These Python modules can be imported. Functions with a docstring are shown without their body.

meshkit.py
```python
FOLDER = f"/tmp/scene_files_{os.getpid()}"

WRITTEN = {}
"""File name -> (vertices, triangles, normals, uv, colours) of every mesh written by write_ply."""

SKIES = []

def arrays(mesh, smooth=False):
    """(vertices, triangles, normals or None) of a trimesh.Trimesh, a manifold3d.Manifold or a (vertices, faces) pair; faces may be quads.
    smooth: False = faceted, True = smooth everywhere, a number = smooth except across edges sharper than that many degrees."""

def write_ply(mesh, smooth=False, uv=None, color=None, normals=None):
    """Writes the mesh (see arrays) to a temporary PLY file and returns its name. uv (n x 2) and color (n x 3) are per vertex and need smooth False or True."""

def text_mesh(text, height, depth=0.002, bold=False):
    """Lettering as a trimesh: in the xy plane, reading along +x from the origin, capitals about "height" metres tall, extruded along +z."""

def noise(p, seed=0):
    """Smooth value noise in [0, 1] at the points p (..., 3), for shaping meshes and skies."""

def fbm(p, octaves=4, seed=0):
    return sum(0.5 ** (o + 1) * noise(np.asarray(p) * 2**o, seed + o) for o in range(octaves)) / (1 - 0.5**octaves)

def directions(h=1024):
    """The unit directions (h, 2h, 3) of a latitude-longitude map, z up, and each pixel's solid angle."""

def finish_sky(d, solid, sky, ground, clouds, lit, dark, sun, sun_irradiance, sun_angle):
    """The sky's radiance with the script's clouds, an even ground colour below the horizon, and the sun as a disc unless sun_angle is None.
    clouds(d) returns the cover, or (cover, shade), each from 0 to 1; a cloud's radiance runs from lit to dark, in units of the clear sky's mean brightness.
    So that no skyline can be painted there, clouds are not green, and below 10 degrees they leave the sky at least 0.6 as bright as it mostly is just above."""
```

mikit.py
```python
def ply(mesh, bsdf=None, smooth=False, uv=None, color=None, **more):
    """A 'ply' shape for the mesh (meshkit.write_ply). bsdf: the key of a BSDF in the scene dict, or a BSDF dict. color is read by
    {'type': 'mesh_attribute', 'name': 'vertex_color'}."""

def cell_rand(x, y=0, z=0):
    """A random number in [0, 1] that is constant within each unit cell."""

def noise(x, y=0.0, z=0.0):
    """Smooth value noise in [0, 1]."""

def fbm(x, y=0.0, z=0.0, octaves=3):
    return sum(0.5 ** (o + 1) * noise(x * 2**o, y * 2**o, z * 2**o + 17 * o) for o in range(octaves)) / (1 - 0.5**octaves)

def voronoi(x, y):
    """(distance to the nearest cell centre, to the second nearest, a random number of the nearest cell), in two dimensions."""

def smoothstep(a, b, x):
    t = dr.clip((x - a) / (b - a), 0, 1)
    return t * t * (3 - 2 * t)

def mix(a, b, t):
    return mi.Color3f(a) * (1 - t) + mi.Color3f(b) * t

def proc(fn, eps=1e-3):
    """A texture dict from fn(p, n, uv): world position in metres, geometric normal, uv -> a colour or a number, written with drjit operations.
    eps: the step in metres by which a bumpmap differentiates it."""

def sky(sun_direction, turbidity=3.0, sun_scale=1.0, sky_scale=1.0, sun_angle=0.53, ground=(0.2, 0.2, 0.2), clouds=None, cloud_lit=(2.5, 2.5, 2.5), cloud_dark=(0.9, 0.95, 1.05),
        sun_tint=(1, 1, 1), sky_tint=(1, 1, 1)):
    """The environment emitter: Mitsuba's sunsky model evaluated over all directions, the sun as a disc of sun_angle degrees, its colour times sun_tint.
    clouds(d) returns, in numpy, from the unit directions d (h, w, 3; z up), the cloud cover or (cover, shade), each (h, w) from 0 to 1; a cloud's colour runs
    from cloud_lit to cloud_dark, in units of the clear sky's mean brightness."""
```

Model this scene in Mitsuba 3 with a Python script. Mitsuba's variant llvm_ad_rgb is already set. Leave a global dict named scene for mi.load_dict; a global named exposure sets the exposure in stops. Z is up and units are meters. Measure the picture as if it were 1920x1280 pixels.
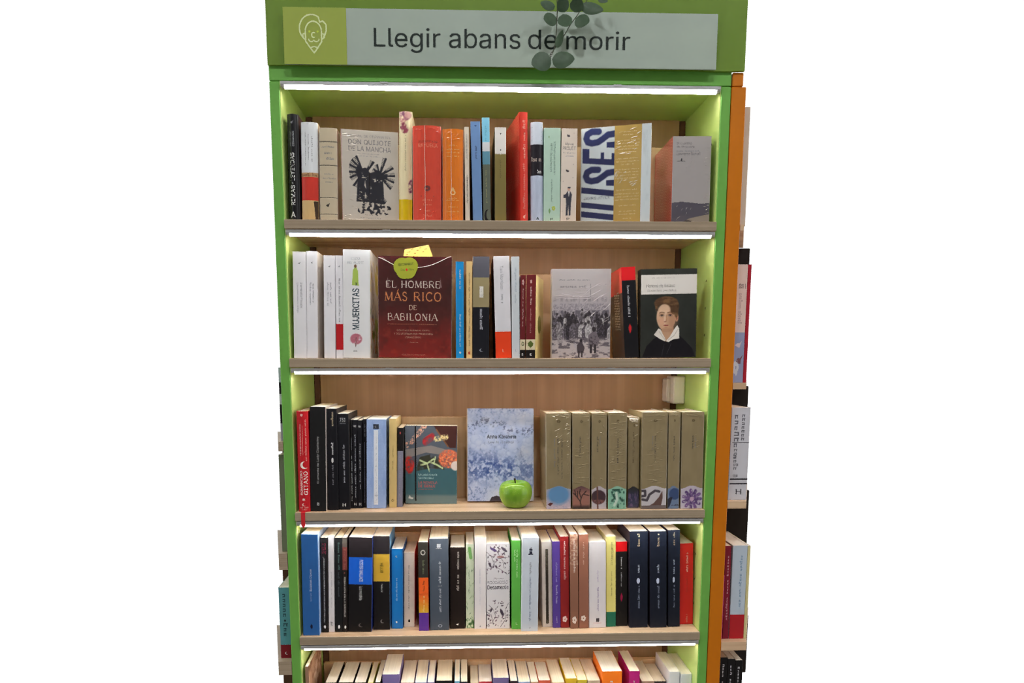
import math, random, shapely.affinity
import numpy as np, trimesh, shapely
from shapely.geometry import Polygon, LineString, Point, box as sbox
from shapely.ops import unary_union
import drjit as dr
import mitsuba as mi
import mikit, meshkit
from mikit import proc, noise, fbm, mix, smoothstep

scene, labels = {}, {}
T4 = mi.ScalarTransform4f

# ------------------------------------------------------------------ camera, light, exposure
def cam_matrix(eye, yaw, pitch, roll):
    cy, sy, cp, sp = math.cos(yaw), math.sin(yaw), math.cos(pitch), math.sin(pitch)
    f = np.array([sy*cp, cy*cp, sp]); r = np.array([cy, -sy, 0.0]); u = np.cross(r, f)
    c, s = math.cos(roll), math.sin(roll)
    r, u = c*r + s*u, c*u - s*r
    m = np.eye(4); m[:3, 0], m[:3, 1], m[:3, 2], m[:3, 3] = -r, u, f, eye
    return T4(m)
scene['camera'] = {'type': 'perspective', 'fov_axis': 'x', 'fov': 2*math.degrees(math.atan(960/1300.0)),
    'principal_point_offset_x': -(912.77-960)/1920, 'principal_point_offset_y': -(849.42-640)/1280,
    'near_clip': 0.05, 'far_clip': 60.0,
    'to_world': cam_matrix([-0.08866, -1.62962, 1.43327], 0.0325093, -0.1295417, -0.000583)}
exposure = 0.0
# the bright white surroundings of the shop, the same in every direction
scene['surroundings'] = {'type': 'constant', 'radiance': {'type': 'rgb', 'value': [1.08, 1.08, 1.08]}}
LED = [36.0, 34.0, 30.6]          # warm white LED strips under the shelves
SPOT = [340.0, 340.0, 347.0]         # ceiling downlights of the aisle

# ------------------------------------------------------------------ helpers
def C(r, g, b):
    x = np.array([r, g, b], float)/255.0
    return np.where(x <= 0.04045, x/12.92, ((x+0.055)/1.055)**2.4)
def K(r, g, b): return mi.Color3f(*[float(v) for v in C(r, g, b)])
def rgb(c): return {'type': 'rgb', 'value': [float(v) for v in c]}

def num(key):
    if key not in scene and key not in labels: return key
    k = 1
    while f'{key}_{k:03d}' in scene or f'{key}_{k:03d}' in labels: k += 1
    return f'{key}_{k:03d}'
def thing(name, label, cat, group=None):
    key = num(name); labels[key] = {'label': label, 'category': cat}
    if group: labels[key]['group'] = group
    return key
def put(name, shape, parent=None, label=None, kind=None):
    key = num(f'{parent}__{name}' if parent else name)
    scene[key] = shape
    if label or kind:
        labels[key] = {}
        if label: labels[key]['label'] = label
        if kind: labels[key]['kind'] = kind
    return key

class MB:
    """a mesh with its own vertices for every face and one colour for each face"""
    def __init__(s): s.v, s.f, s.c = [], [], []
    def quad(s, a, b, c, d, col=(.5, .5, .5)):
        n = len(s.v); s.v += [a, b, c, d]; s.f += [(n, n+1, n+2), (n, n+2, n+3)]; s.c += [col]*4
    def box(s, x0, x1, y0, y1, z0, z1, col=(.5, .5, .5)):
        P = lambda i, j, k: ((x0, x1)[i], (y0, y1)[j], (z0, z1)[k])
        for q in (((0,0,0),(1,0,0),(1,0,1),(0,0,1)), ((1,1,0),(0,1,0),(0,1,1),(1,1,1)), ((0,1,0),(0,0,0),(0,0,1),(0,1,1)),
                  ((1,0,0),(1,1,0),(1,1,1),(1,0,1)), ((0,0,1),(1,0,1),(1,1,1),(0,1,1)), ((0,1,0),(1,1,0),(1,0,0),(0,0,0))):
            s.quad(*[P(*t) for t in q], col)
    def poly(s, g, y, col, tri=None):
        """a shapely polygon in (x, z) laid at depth y, facing -y"""
        for p in getattr(g, 'geoms', [g]):
            if p.is_empty or p.area < 1e-9 or p.geom_type != 'Polygon': continue
            v, f = trimesh.creation.triangulate_polygon(p, engine='earcut')
            n = len(s.v); s.v += [(a, y, b) for a, b in v]; s.c += [col]*len(v)
            for t in f:
                a, b, c = v[t[0]], v[t[1]], v[t[2]]
                ccw = (b[0]-a[0])*(c[1]-a[1])-(b[1]-a[1])*(c[0]-a[0]) > 0
                s.f.append((n+t[0], n+t[1], n+t[2]) if ccw else (n+t[0], n+t[2], n+t[1]))
    def raw(s, v, f, col):
        n = len(s.v); s.v += [tuple(x) for x in v]; s.f += [tuple(int(i)+n for i in t) for t in f]
        s.c += [tuple(c) for c in (col if np.ndim(col) == 2 else [col]*len(v))]
    def shape(s, bsdf, M=None, smooth=False):
        v = np.array(s.v, float)
        if M is not None: v = v@M[0].T+M[1]
        return mikit.ply((v, np.array(s.f)), bsdf, smooth=smooth, color=np.array(s.c, float))

def chbox(x0, x1, y0, y1, z0, z1, c=0.0015):
    pts = []
    for x, sx in ((x0, 1), (x1, -1)):
        for y, sy in ((y0, 1), (y1, -1)):
            for z, sz in ((z0, 1), (z1, -1)):
                pts += [(x+sx*c, y+sy*c, z), (x+sx*c, y, z+sz*c), (x, y+sy*c, z+sz*c)]
    return trimesh.convex.convex_hull(np.array(pts))
def prism_xz(g, y0, y1):
    m = trimesh.creation.extrude_polygon(g, abs(y1-y0), engine='earcut')
    v = m.vertices; m.vertices = np.stack([v[:, 0], max(y0, y1)-v[:, 2], v[:, 1]], 1)
    return m
_tm = {}
def text2d(s, bold=False):
    """lettering as flat triangles with its ink box stretched to the unit square"""
    if (s, bold) not in _tm:
        m = meshkit.text_mesh(s, 1.0, 0.01, bold)
        up = m.face_normals[:, 2] > 0.5
        f = m.faces[up]; u = np.unique(f); ix = np.full(len(m.vertices), -1); ix[u] = np.arange(len(u))
        v = m.vertices[u][:, :2]; v = (v-v.min(0))/(v.max(0)-v.min(0))
        _tm[(s, bold)] = (v, ix[f])
    return _tm[(s, bold)]

# serif capitals drawn as strokes on a unit square: (points, thick)
_S = {'A': [([(0, 0), (.5, 1)], 0), ([(.5, 1), (1, 0)], 1), ([(.2, .36), (.78, .36)], 0)], 'B': [([(.15, 0), (.15, 1)], 1), ([(.15, 1), (.6, 1), (.82, .9), (.82, .65), (.6, .54), (.15, .54)], 0), ([(.6, .54), (.95, .42), (.95, .12), (.65, 0), (.15, 0)], 0)],
 'C': [([(.95, .8), (.75, .97), (.45, 1), (.15, .8), (.05, .5), (.15, .2), (.45, 0), (.75, .03), (.95, .2)], .6)], 'D': [([(.15, 0), (.15, 1)], 1), ([(.15, 1), (.55, 1), (.85, .82), (.97, .5), (.85, .18), (.55, 0), (.15, 0)], .4)],
 'E': [([(.15, 0), (.15, 1)], 1), ([(.15, 1), (.9, 1), (.9, .84)], 0), ([(.15, .52), (.7, .52)], 0), ([(.9, .18), (.9, 0), (.15, 0)], 0)], 'H': [([(.12, 0), (.12, 1)], 1), ([(.88, 0), (.88, 1)], 1), ([(.12, .5), (.88, .5)], 0)],
 'I': [([(.5, 0), (.5, 1)], 1)], 'L': [([(.2, 0), (.2, 1)], 1), ([(.2, 0), (.95, 0), (.95, .2)], 0)], 'M': [([(.1, 0), (.12, 1)], 0), ([(.12, 1), (.5, .06)], 1), ([(.5, .06), (.88, 1)], 0), ([(.88, 1), (.9, 0)], 1)],
 'N': [([(.12, 0), (.12, 1)], 0), ([(.12, 1), (.88, 0)], 1), ([(.88, 0), (.88, 1)], 0)], 'O': [([(.5, 1), (.2, .9), (.05, .5), (.2, .1), (.5, 0), (.8, .1), (.95, .5), (.8, .9), (.5, 1)], .6)],
 'R': [([(.15, 0), (.15, 1)], 1), ([(.15, 1), (.6, 1), (.85, .88), (.85, .62), (.6, .5), (.15, .5)], 0), ([(.5, .5), (.98, 0)], 1)], 'S': [([(.85, .8), (.7, .97), (.4, 1), (.15, .86), (.15, .66), (.4, .55), (.7, .45), (.9, .32), (.85, .1), (.6, 0), (.3, .02), (.1, .2)], .5)]}
_Wd = {'I': .42, 'M': 1.15, 'O': 1.05, 'S': .72, 'E': .8, 'L': .8, 'B': .85, ' ': .5}
_serifs = {'A': [(0, 0), (1, 0)], 'H': [(.12, 0), (.12, 1), (.88, 0), (.88, 1)], 'I': [(.5, 0), (.5, 1)], 'M': [(.1, 0), (.9, 0)], 'N': [(.12, 0), (.88, 1)], 'R': [(.15, 0)], 'L': [(.2, 1)], 'E': [], 'B': [], 'D': []}
def serif(s):
    parts, x = [], 0.0
    for ch in s:
        base = {'Á': 'A'}.get(ch, ch); w = _Wd.get(base, .95)
        if base in _S:
            for pts, t in _S[base]:
                parts.append(LineString([(x+a*w, b) for a, b in pts]).buffer(.035+.055*t, cap_style=2, join_style=1))
            for a, b in _serifs.get(base, []):
                bb = .025 if b == 0 else .975
                parts.append(sbox(x+a*w-.15, bb-.03, x+a*w+.15, bb+.03))
            if ch == 'Á': parts.append(LineString([(x+.5*w, 1.1), (x+.65*w, 1.3)]).buffer(.05))
        x += w+.2
    return unary_union(parts)

MARK = {'bar': sbox(0, 0, 1, 1), 'disc': Point(0, 0).buffer(1), 'ring': Point(0, 0).buffer(1).difference(Point(0, 0).buffer(.6)),
    'moon': Point(0, 0).buffer(1).difference(Point(.45, .15).buffer(.85)), 'drop': unary_union([Point(0, 0).buffer(.6), Polygon([(-.55, .2), (0, 1.4), (.55, .2)])]),
    'leaf': Polygon([(0, 0), (.25, .35), (.3, .7), (0, 1.1), (-.3, .7), (-.25, .35)]), 'wedge': Polygon([(.45, 0), (1, 0), (1, 1.3), (.1, 1.3)]), 'star': Polygon([((1 if k % 2 else .5)*math.cos(k*math.pi/6), (1 if k % 2 else .5)*math.sin(k*math.pi/6)) for k in range(12)]),
    'hat': unary_union([sbox(-1, 0, 1, .25), sbox(-.6, .25, .6, .8), sbox(-.66, .9, .66, 1.3), sbox(-.5, 1.4, .5, 1.6)]), 'flower': unary_union([Point(.55*math.cos(t), .55*math.sin(t)).buffer(.42) for t in np.arange(5)*1.2566]).difference(Point(0, 0).buffer(.2)),
    'bird': Polygon([(-1, 0), (-.3, .3), (.1, .25), (.9, .6), (.4, .05), (.3, -.3), (-.2, -.25)]), 'ship': unary_union([Polygon([(-1, 0), (1, 0), (.8, .12), (-.8, .12)]), Polygon([(-.1, .12), (.25, .12), (.2, .7), (0, .6)])])}
rng = random.Random(7)
def prints(mb, W, H, items, off=0.0003, bulge=None):
    """lettering on a face W x H: (text, direction, x0, x1, z0, z1, colour) with the ink box in fractions of the face; '#n' = n letters too small to read"""
    for it in items:
        s, d, x0, x1, z0, z1, col = it[:7]; bold = len(it) > 7 and it[7]
        if s.startswith('#'):
            n = int(s[1:]); v, f = [], []
            left = rng.randint(3, 8)
            for i in range(n):
                if left == 0: left = rng.randint(3, 8); continue
                left -= 1
                h = rng.choice((.62, .62, .7, 1.0, .66)); k = len(v); a, b = (i+.12)/n, (i+.8)/n
                if rng.random() < .5:
                    v += [(a, 0), (a+.34*(b-a), 0), (a+.34*(b-a), h), (a, h), (a, h*.72), (b, h*.72), (b, h), (a, h), (b-.3*(b-a), 0), (b, 0), (b, h*.8), (b-.3*(b-a), h*.8)]
                    f += [(k, k+1, k+2), (k, k+2, k+3), (k+4, k+5, k+6), (k+4, k+6, k+7), (k+8, k+9, k+10), (k+8, k+10, k+11)]
                else:
                    v += [(a, 0), (b, 0), (b, .2), (a, .2), (a, 0), (a+.36*(b-a), 0), (a+.36*(b-a), h), (a, h), (a, h*.6), (b, h*.6), (b, h*.9), (a, h*.9)]
                    f += [(k, k+1, k+2), (k, k+2, k+3), (k+4, k+5, k+6), (k+4, k+6, k+7), (k+8, k+9, k+10), (k+8, k+10, k+11)]
            v, f = np.array(v), np.array(f)
        elif s.startswith('@'):
            m = MB(); m.poly(MARK[s[1:]], 0, (0, 0, 0)); v = np.array(m.v)[:, [0, 2]]; f = np.array(m.f); v = (v-v.min(0))/(v.max(0)-v.min(0))
        elif s.startswith('$'):
            g = serif(s[1:]); m = MB(); m.poly(g, 0, (0, 0, 0)); v = np.array(m.v)[:, [0, 2]]; f = np.array(m.f); v = (v-v.min(0))/(v.max(0)-v.min(0))
        else: v, f = text2d(s, bold)
        if d == 'h': X, Z = x0+(x1-x0)*v[:, 0], z0+(z1-z0)*v[:, 1]
        elif d == 'u': X, Z = x1-(x1-x0)*v[:, 1], z0+(z1-z0)*v[:, 0]
        else: X, Z = x0+(x1-x0)*v[:, 1], z1-(z1-z0)*v[:, 0]
        X, Z = X*W, Z*H
        Y = -np.full(len(X), off)-(bulge(X) if bulge else 0)
        mb.raw(np.stack([X, Y, Z], 1), f, C(*col))

# ------------------------------------------------------------------ materials
def principled(col, rough, spec=0.5, **k): return {'type': 'principled', 'base_color': col, 'roughness': rough, 'specular': spec, **k}
VC = {'type': 'mesh_attribute', 'name': 'vertex_color'}
def two(b): return {'type': 'twosided', 'bsdf': b}
scene['paper'] = two(principled(VC, .5, .25))
scene['gloss'] = two(principled(VC, .26, .35))
scene['plain'] = two(principled(VC, .5, .3))
def pages_fn(p, n, uv):
    a = noise(uv.x*1.9, uv.y*37.0, 0.0); b = noise(uv.x*0.35, uv.y*11.0, 3.0)
    t = dr.clip(0.25*a+0.3*b, 0, 1); warm = noise(uv.y*91.7, 5.0, 2.0)
    base = mix(K(236, 229, 216), K(222, 204, 174), warm)
    return base*(1-0.34*t)
scene['pages'] = two(principled(proc(pages_fn), .85, .1))
def wood(light, dark, sx, sz, seed):
    def fn(p, n, uv):
        x = p.x+0.012*noise(p.z*2.5, seed*1.7, 0); g = fbm(x*sx, p.z*sz, seed, 4); r = noise(x*sx*6.0, p.z*sz*2.0, seed+3.0)
        return mix(light, dark, dr.clip(smoothstep(.25, .78, g)*.8+.25*(r-.3), 0, 1))
    return fn
scene['back_wood'] = two(principled(proc(wood(K(184, 146, 114), K(168, 128, 97), 55.0, 2.2, 1.0)), .5, .35))
scene['lit_stop_wood'] = two(principled(proc(wood(K(218, 184, 146), K(204, 168, 128), 55.0, 2.2, 9.0)), .5, .35))  # same wood as the back panel, lightened for the light it catches
def shelf_fn(p, n, uv):
    g = fbm(p.x*2.4, p.y*60.0+p.z*90.0, 4.0, 4)
    return mix(K(218, 188, 154), K(196, 162, 128), smoothstep(.3, .75, g))
scene['shelf_wood'] = two(principled(proc(shelf_fn), .42, .4))
def edge_fn(p, n, uv):
    g = fbm(p.x*3.0, p.z*420.0, 8.0, 3)
    return mix(K(166, 150, 128), K(152, 136, 114), smoothstep(.3, .75, g))
scene['edge_laminate'] = two(principled(proc(edge_fn), .5, .35))
def lacquer(c, amt=.06):
    def fn(p, n, uv): return c*(1-amt*fbm(p.x*30.0, p.z*9.0+p.y*13.0, 2.0, 3))
    return two(principled(proc(fn), .45, .22))
scene['green_lacquer'] = lacquer((K(112, 178, 80)))
scene['lime_lacquer'] = lacquer((K(184, 214, 122)))
scene['olive_lacquer'] = lacquer((K(110, 142, 50)))
scene['orange_lacquer'] = lacquer((K(206, 118, 14)))
scene['dark_wood'] = two(principled(rgb(C(84, 52, 36)), .6, .3))
scene['black_gap'] = two(principled(rgb(C(38, 32, 29)), .8, .2))
scene['aluminium'] = two(principled(rgb(C(196, 200, 204)), .36, .5, metallic=.75))
scene['diffuser'] = two(principled(rgb(C(240, 240, 236)), .4, .4))
scene['plaster'] = two(principled(rgb(C(205, 203, 198)), .8, .2))
scene['far_wall'] = two(principled(rgb(C(128, 118, 106)), .8, .2))
scene['shop_floor'] = two(principled(rgb(C(120, 112, 104)), .5, .4))
scene['white_plastic'] = two(principled(rgb(C(226, 220, 210)), .4, .4))
scene['film_crease'] = two(principled(VC, .13, 1.0, clearcoat=1.0, clearcoat_gloss=.95))
scene['film'] = {'type': 'thindielectric', 'int_ior': 1.5, 'ext_ior': 1.0}
scene['leaf_green'] = two(principled(proc(lambda p, n, uv: mix(K(52, 74, 54), K(74, 98, 74), fbm(p.x*90.0, p.z*90.0, p.y*90.0, 3))), .45, .4))
def apple_fn(p, n, uv):
    s = noise(p.x*420.0, p.y*420.0, p.z*420.0); l = fbm(p.x*45.0, p.y*45.0, p.z*18.0, 3)
    c = mix(K(108, 158, 36), K(140, 184, 60), smoothstep(.3, .7, l))
    return mix(c, K(176, 204, 110), smoothstep(.84, .93, s)*.6)
scene['apple_skin'] = two(principled(proc(apple_fn), .2, .55))

# ------------------------------------------------------------------ the room; unseen ceiling and opposite wall put in to dim the light
def structure(name, mesh, bsdf):
    put(name, mikit.ply(mesh, bsdf), kind='structure')
structure('floor', chbox(-4.8, 4.8, -4.6, .35, -.05, 0, .002), 'shop_floor')
structure('ceiling', chbox(-4.8, 4.8, -4.6, .35, 3.9, 3.95, .002), 'plaster')
structure('unseen_wall_opposite', chbox(-4.8, 4.8, -4.65, -4.601, 0, 3.899, .002), 'far_wall')
for i, (lx, ly) in enumerate(((-1.5, -2.3), (.2, -2.2), (1.6, -2.3))):
    k = thing('ceiling_downlight', ('round recessed downlight above the left end of the aisle', 'round recessed downlight above the middle of the bookcase', 'round recessed downlight above the right end of the aisle')[i], 'lamp', 'downlights above the aisle')
    ring = trimesh.creation.annulus(.092, .112, .012); ring.apply_translation([lx, ly, 3.894])
    put('trim_ring', mikit.ply(ring, 'aluminium', smooth=40), k)
    lens = trimesh.creation.cylinder(.09, .006, sections=32); lens.apply_translation([lx, ly, 3.896])
    put('lens', mikit.ply(lens, 'diffuser', emitter={'type': 'area', 'radiance': {'type': 'rgb', 'value': SPOT}}), k)

# ------------------------------------------------------------------ the green bookcase
HW, PT = 0.4900, 0.0235            # half the inner width, thickness of a side panel
RAIL, TOPU = 2.0479, 2.0554
LV = [1.7529, 1.4438, 1.0825, 0.7749, 0.4159]
BACK, STOP, STOPH = 0.2435, 0.1670, 0.2121
bc = thing('bookcase', 'green bookcase with lime inner sides and wooden back, under the sign', 'bookcase')
for s in (-1, 1):
    a, b = sorted((s*(HW+.0012), s*(HW+PT)))
    sp = put('side_panel', mikit.ply(chbox(a, b, 0, .262, 0, RAIL-.001), 'green_lacquer'), bc)
    a, b = sorted((s*HW, s*(HW+.0012)))
    m = MB(); m.box(a, b, .0012, .2605, .02, TOPU-.0003); put('inner_lining', m.shape('lime_lacquer'), sp, 'lime green inner face')
    a, b = sorted((s*(HW-.0175), s*(HW-.0005)))
    put('corner_rail', mikit.ply(chbox(a, b, BACK+.004, BACK+.016, .05, TOPU-.0005), 'dark_wood'), bc)
    m = MB()
    for z0, z1 in zip(LV+[.1], [RAIL]+LV[:-1]):
        for yy in (.045, .205):
            for q in range(3):
                zc = z0+.055+q*.064
                if zc > z1-.05: continue
                pts = [(s*(HW-.0003), yy+.0025*math.cos(t), zc+.0025*math.sin(t)) for t in np.arange(8)*math.pi/4]
                m.raw(pts, [(0, i, i+1) for i in range(1, 7)], C(60, 60, 30))
    put('pin_holes', m.shape('plain'), sp, kind='stuff')
put('top_rail', mikit.ply(chbox(-HW-PT, HW+PT, 0, .0200, RAIL, 2.30), 'green_lacquer'), bc)
put('top_panel', mikit.ply(chbox(-HW-PT, HW+PT, .0203, .262, TOPU, TOPU+.02), 'lime_lacquer'), bc, 'lime green underside of the top')
put('back_panel', mikit.ply(chbox(-HW+.018, HW-.018, BACK, BACK+.012, .05, TOPU-.0005, .0008), 'back_wood'), bc)
put('backing_board', mikit.ply(chbox(-HW, HW, BACK+.0165, BACK+.0195, .05, TOPU+.004, .0003), 'black_gap'), bc)
put('plinth', mikit.ply(chbox(-HW, HW, .02, .04, 0, .08), 'green_lacquer'), bc)

ORD = ['top', 'second', 'third', 'fourth', 'lowest visible']
def strip(z, k, words):
    """aluminium profile with its diffuser, its top at z"""
    t = thing('led_strip', words, 'light strip', 'LED strips under the shelf fronts')
    put('profile', mikit.ply(chbox(-HW+.0022, HW-.0022, -.008, .010, z-.0072, z, .0008), 'aluminium'), t, 'grey aluminium profile')
    prof = [(-.0064, 0), (-.0060, -.0030), (-.0048, -.0052), (-.0028, -.0064), (-.0004, -.0068), (.0034, -.0068), (.0062, -.0058), (.0082, -.0034)]
    x0, x1 = -HW+.010, HW-.010
    m = MB()
    for (y0, za), (y1, zb) in zip(prof, prof[1:]):
        m.quad((x0, y1, z-.0072+zb), (x1, y1, z-.0072+zb), (x1, y0, z-.0072+za), (x0, y0, z-.0072+za))
    v = np.array(m.v); tri = trimesh.Trimesh(v, m.f)
    f = np.array(m.f); nrm = np.cross(v[f[:, 1]]-v[f[:, 0]], v[f[:, 2]]-v[f[:, 0]])
    f[nrm[:, 2] > 0] = f[nrm[:, 2] > 0][:, ::-1]
    put('diffuser', mikit.ply((v, f), 'diffuser', emitter={'type': 'area', 'radiance': {'type': 'rgb', 'value': LED}}), t, 'glowing white diffuser')
    put('profile_lip', mikit.ply(chbox(-HW+.0022, HW-.0022, .0085, .0098, z-.0106, z-.0073, .0003), 'aluminium'), t)
    for xa, xb in ((-HW+.0022, x0), (x1, HW-.0022)):
        c = MB()
        for (y0, za), (y1, zb) in zip(prof, prof[1:]):
            c.quad((xa, y1, z-.0072+zb*.55), (xb, y1, z-.0072+zb*.55), (xb, y0, z-.0072+za*.55), (xa, y0, z-.0072+za*.55), C(178, 180, 180))
        put('end_cap', c.shape('plain'), t)
    for xc in (-.262, .255):
        put('clip', mikit.ply(chbox(xc-.009, xc+.009, -.0092, .008, z-.0035, z+.0006, .0005), 'aluminium'), t)
strip(RAIL-.0030, 0, 'white LED strip under the green top rail, above the top row of books')
for i, z in enumerate(LV):
    t = thing('shelf', ('wooden shelf board carrying the top row, with Don Quijote and Ulises', 'wooden shelf board carrying the second row, with the dark red cover', 'wooden shelf board carrying the third row and the green apple', 'wooden shelf board carrying the fourth row of packed spines', 'lowest wooden shelf board, under the books seen from above')[i], 'shelf', 'wooden shelf boards of the green bookcase')
    put('board', mikit.ply(chbox(-HW+.0006, HW-.0006, -.0055, BACK-.001, z-.0212, z, .0008), 'shelf_wood'), t)
    put('front_edge', mikit.ply(chbox(-HW-.0002, HW+.0002, -.0085, -.0056, z-.0205, z-.0004, .0006), 'edge_laminate'), t, 'grey brown laminate front edge')
    put('book_stop', mikit.ply(chbox(-HW+.019, HW-.019, STOP, STOP+.016, z+.0004, z+STOPH, .001), 'lit_stop_wood'), t, 'upright board behind the books, its wood colour lightened as if lit')
    if i < 4: strip(z-.0225, i+1, f'white LED strip under the front edge of the {ORD[i]} shelf board')

# ------------------------------------------------------------------ header and sign
hd = thing('header_panel', 'olive green header panel behind the sign, above the bookcase', 'panel')
hp = [(-HW-PT, 2.30), (-HW-PT, 2.0778)]+[(x, 2.0778-.0016*math.sin(max(0, (x-.43)/.106)*math.pi) if x > .43 else 2.0778) for x in np.linspace(-.5, .5395, 30)]+[(.540, 2.30)]
put('board', mikit.ply(prism_xz(Polygon(hp), -.007, -.0005), 'olive_lacquer'), hd)
sg = thing('shop_sign', 'long pale sign reading Llegir abans de morir', 'sign')
SX0, SX1, SZ0, SZ1, SY = -.4729, .4699, 2.0735, 2.1881, -.022
put('plate', mikit.ply(chbox(SX0, SX1, SY, SY+.003, SZ0, SZ1, .0006), two(principled(proc(lambda p, n, uv: mix(K(166, 182, 168), K(158, 174, 164), fbm(p.x*14.0, p.z*14.0, 1.0, 3))), .45, .4))), sg)
for xc in (-.38, 0, .38): put('standoff', mikit.ply(chbox(xc-.01, xc+.01, SY+.0032, -.0072, 2.115, 2.145), 'black_gap'), sg)
SW, SH = SX1-SX0, SZ1-SZ0
m = MB(); m.box(SX0, SX0+.1345, SY-.0012, SY-.0001, SZ0, SZ1, C(152, 170, 72)); put('square', m.shape('plain'), sg, 'yellow green square at the left end')
# the outlined bearded head
def ring(pts, w=.0022): return LineString(pts).buffer(w/2)
def arc(cx, cz, rx, rz, a0, a1, n=24): return [(cx+rx*math.cos(math.radians(a)), cz+rz*math.sin(math.radians(a))) for a in np.linspace(a0, a1, n)]
hx, hz = SX0+.064, SZ0+.060
lw = .0030
icon = [ring(arc(hx, hz+.006, .0172, .0205, 8, 172), lw), ring([(hx-.0172, hz+.006), (hx-.017, hz-.014), (hx-.006, hz-.029), (hx+.0005, hz-.037), (hx+.007, hz-.029), (hx+.0172, hz-.014), (hx+.0172, hz+.006)], lw),
        ring(arc(hx-.0035, hz+.012, .026, .028, 55, 205)+[(hx-.021, hz-.008), (hx-.017, hz-.010)], lw), ring([(hx+.0112, hz+.035), (hx+.014, hz+.025), (hx+.021, hz+.027), (hx+.0275, hz+.020), (hx+.0275, hz+.008), (hx+.0225, hz-.006), (hx+.0172, hz-.010)], lw),
        ring(arc(hx+.0005, hz-.001, .0045, .005, 60, 290), .0024), ring(arc(hx-.005, hz-.0095, .0055, .005, 180, 330), .0024), ring(arc(hx+.006, hz-.0095, .0055, .005, 210, 360), .0024),
        ring([(hx-.006, hz-.0265), (hx+.0005, hz-.024), (hx+.007, hz-.0265)], .0026), ring([(hx-.0172, hz+.002), (hx-.0225, hz+.001), (hx-.022, hz-.007)], .0024), ring([(hx+.0172, hz+.002), (hx+.0225, hz+.001), (hx+.022, hz-.007)], .0024)]
m = MB(); m.poly(unary_union(icon), SY-.0016, C(214, 226, 170))
for dx in (-.0085, .0090): m.poly(Point(hx+dx, hz+.006).buffer(.0022), SY-.0016, C(190, 210, 70))
put('emblem', m.shape('plain'), sg, 'pale outlined bearded head')
m = MB()
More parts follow.
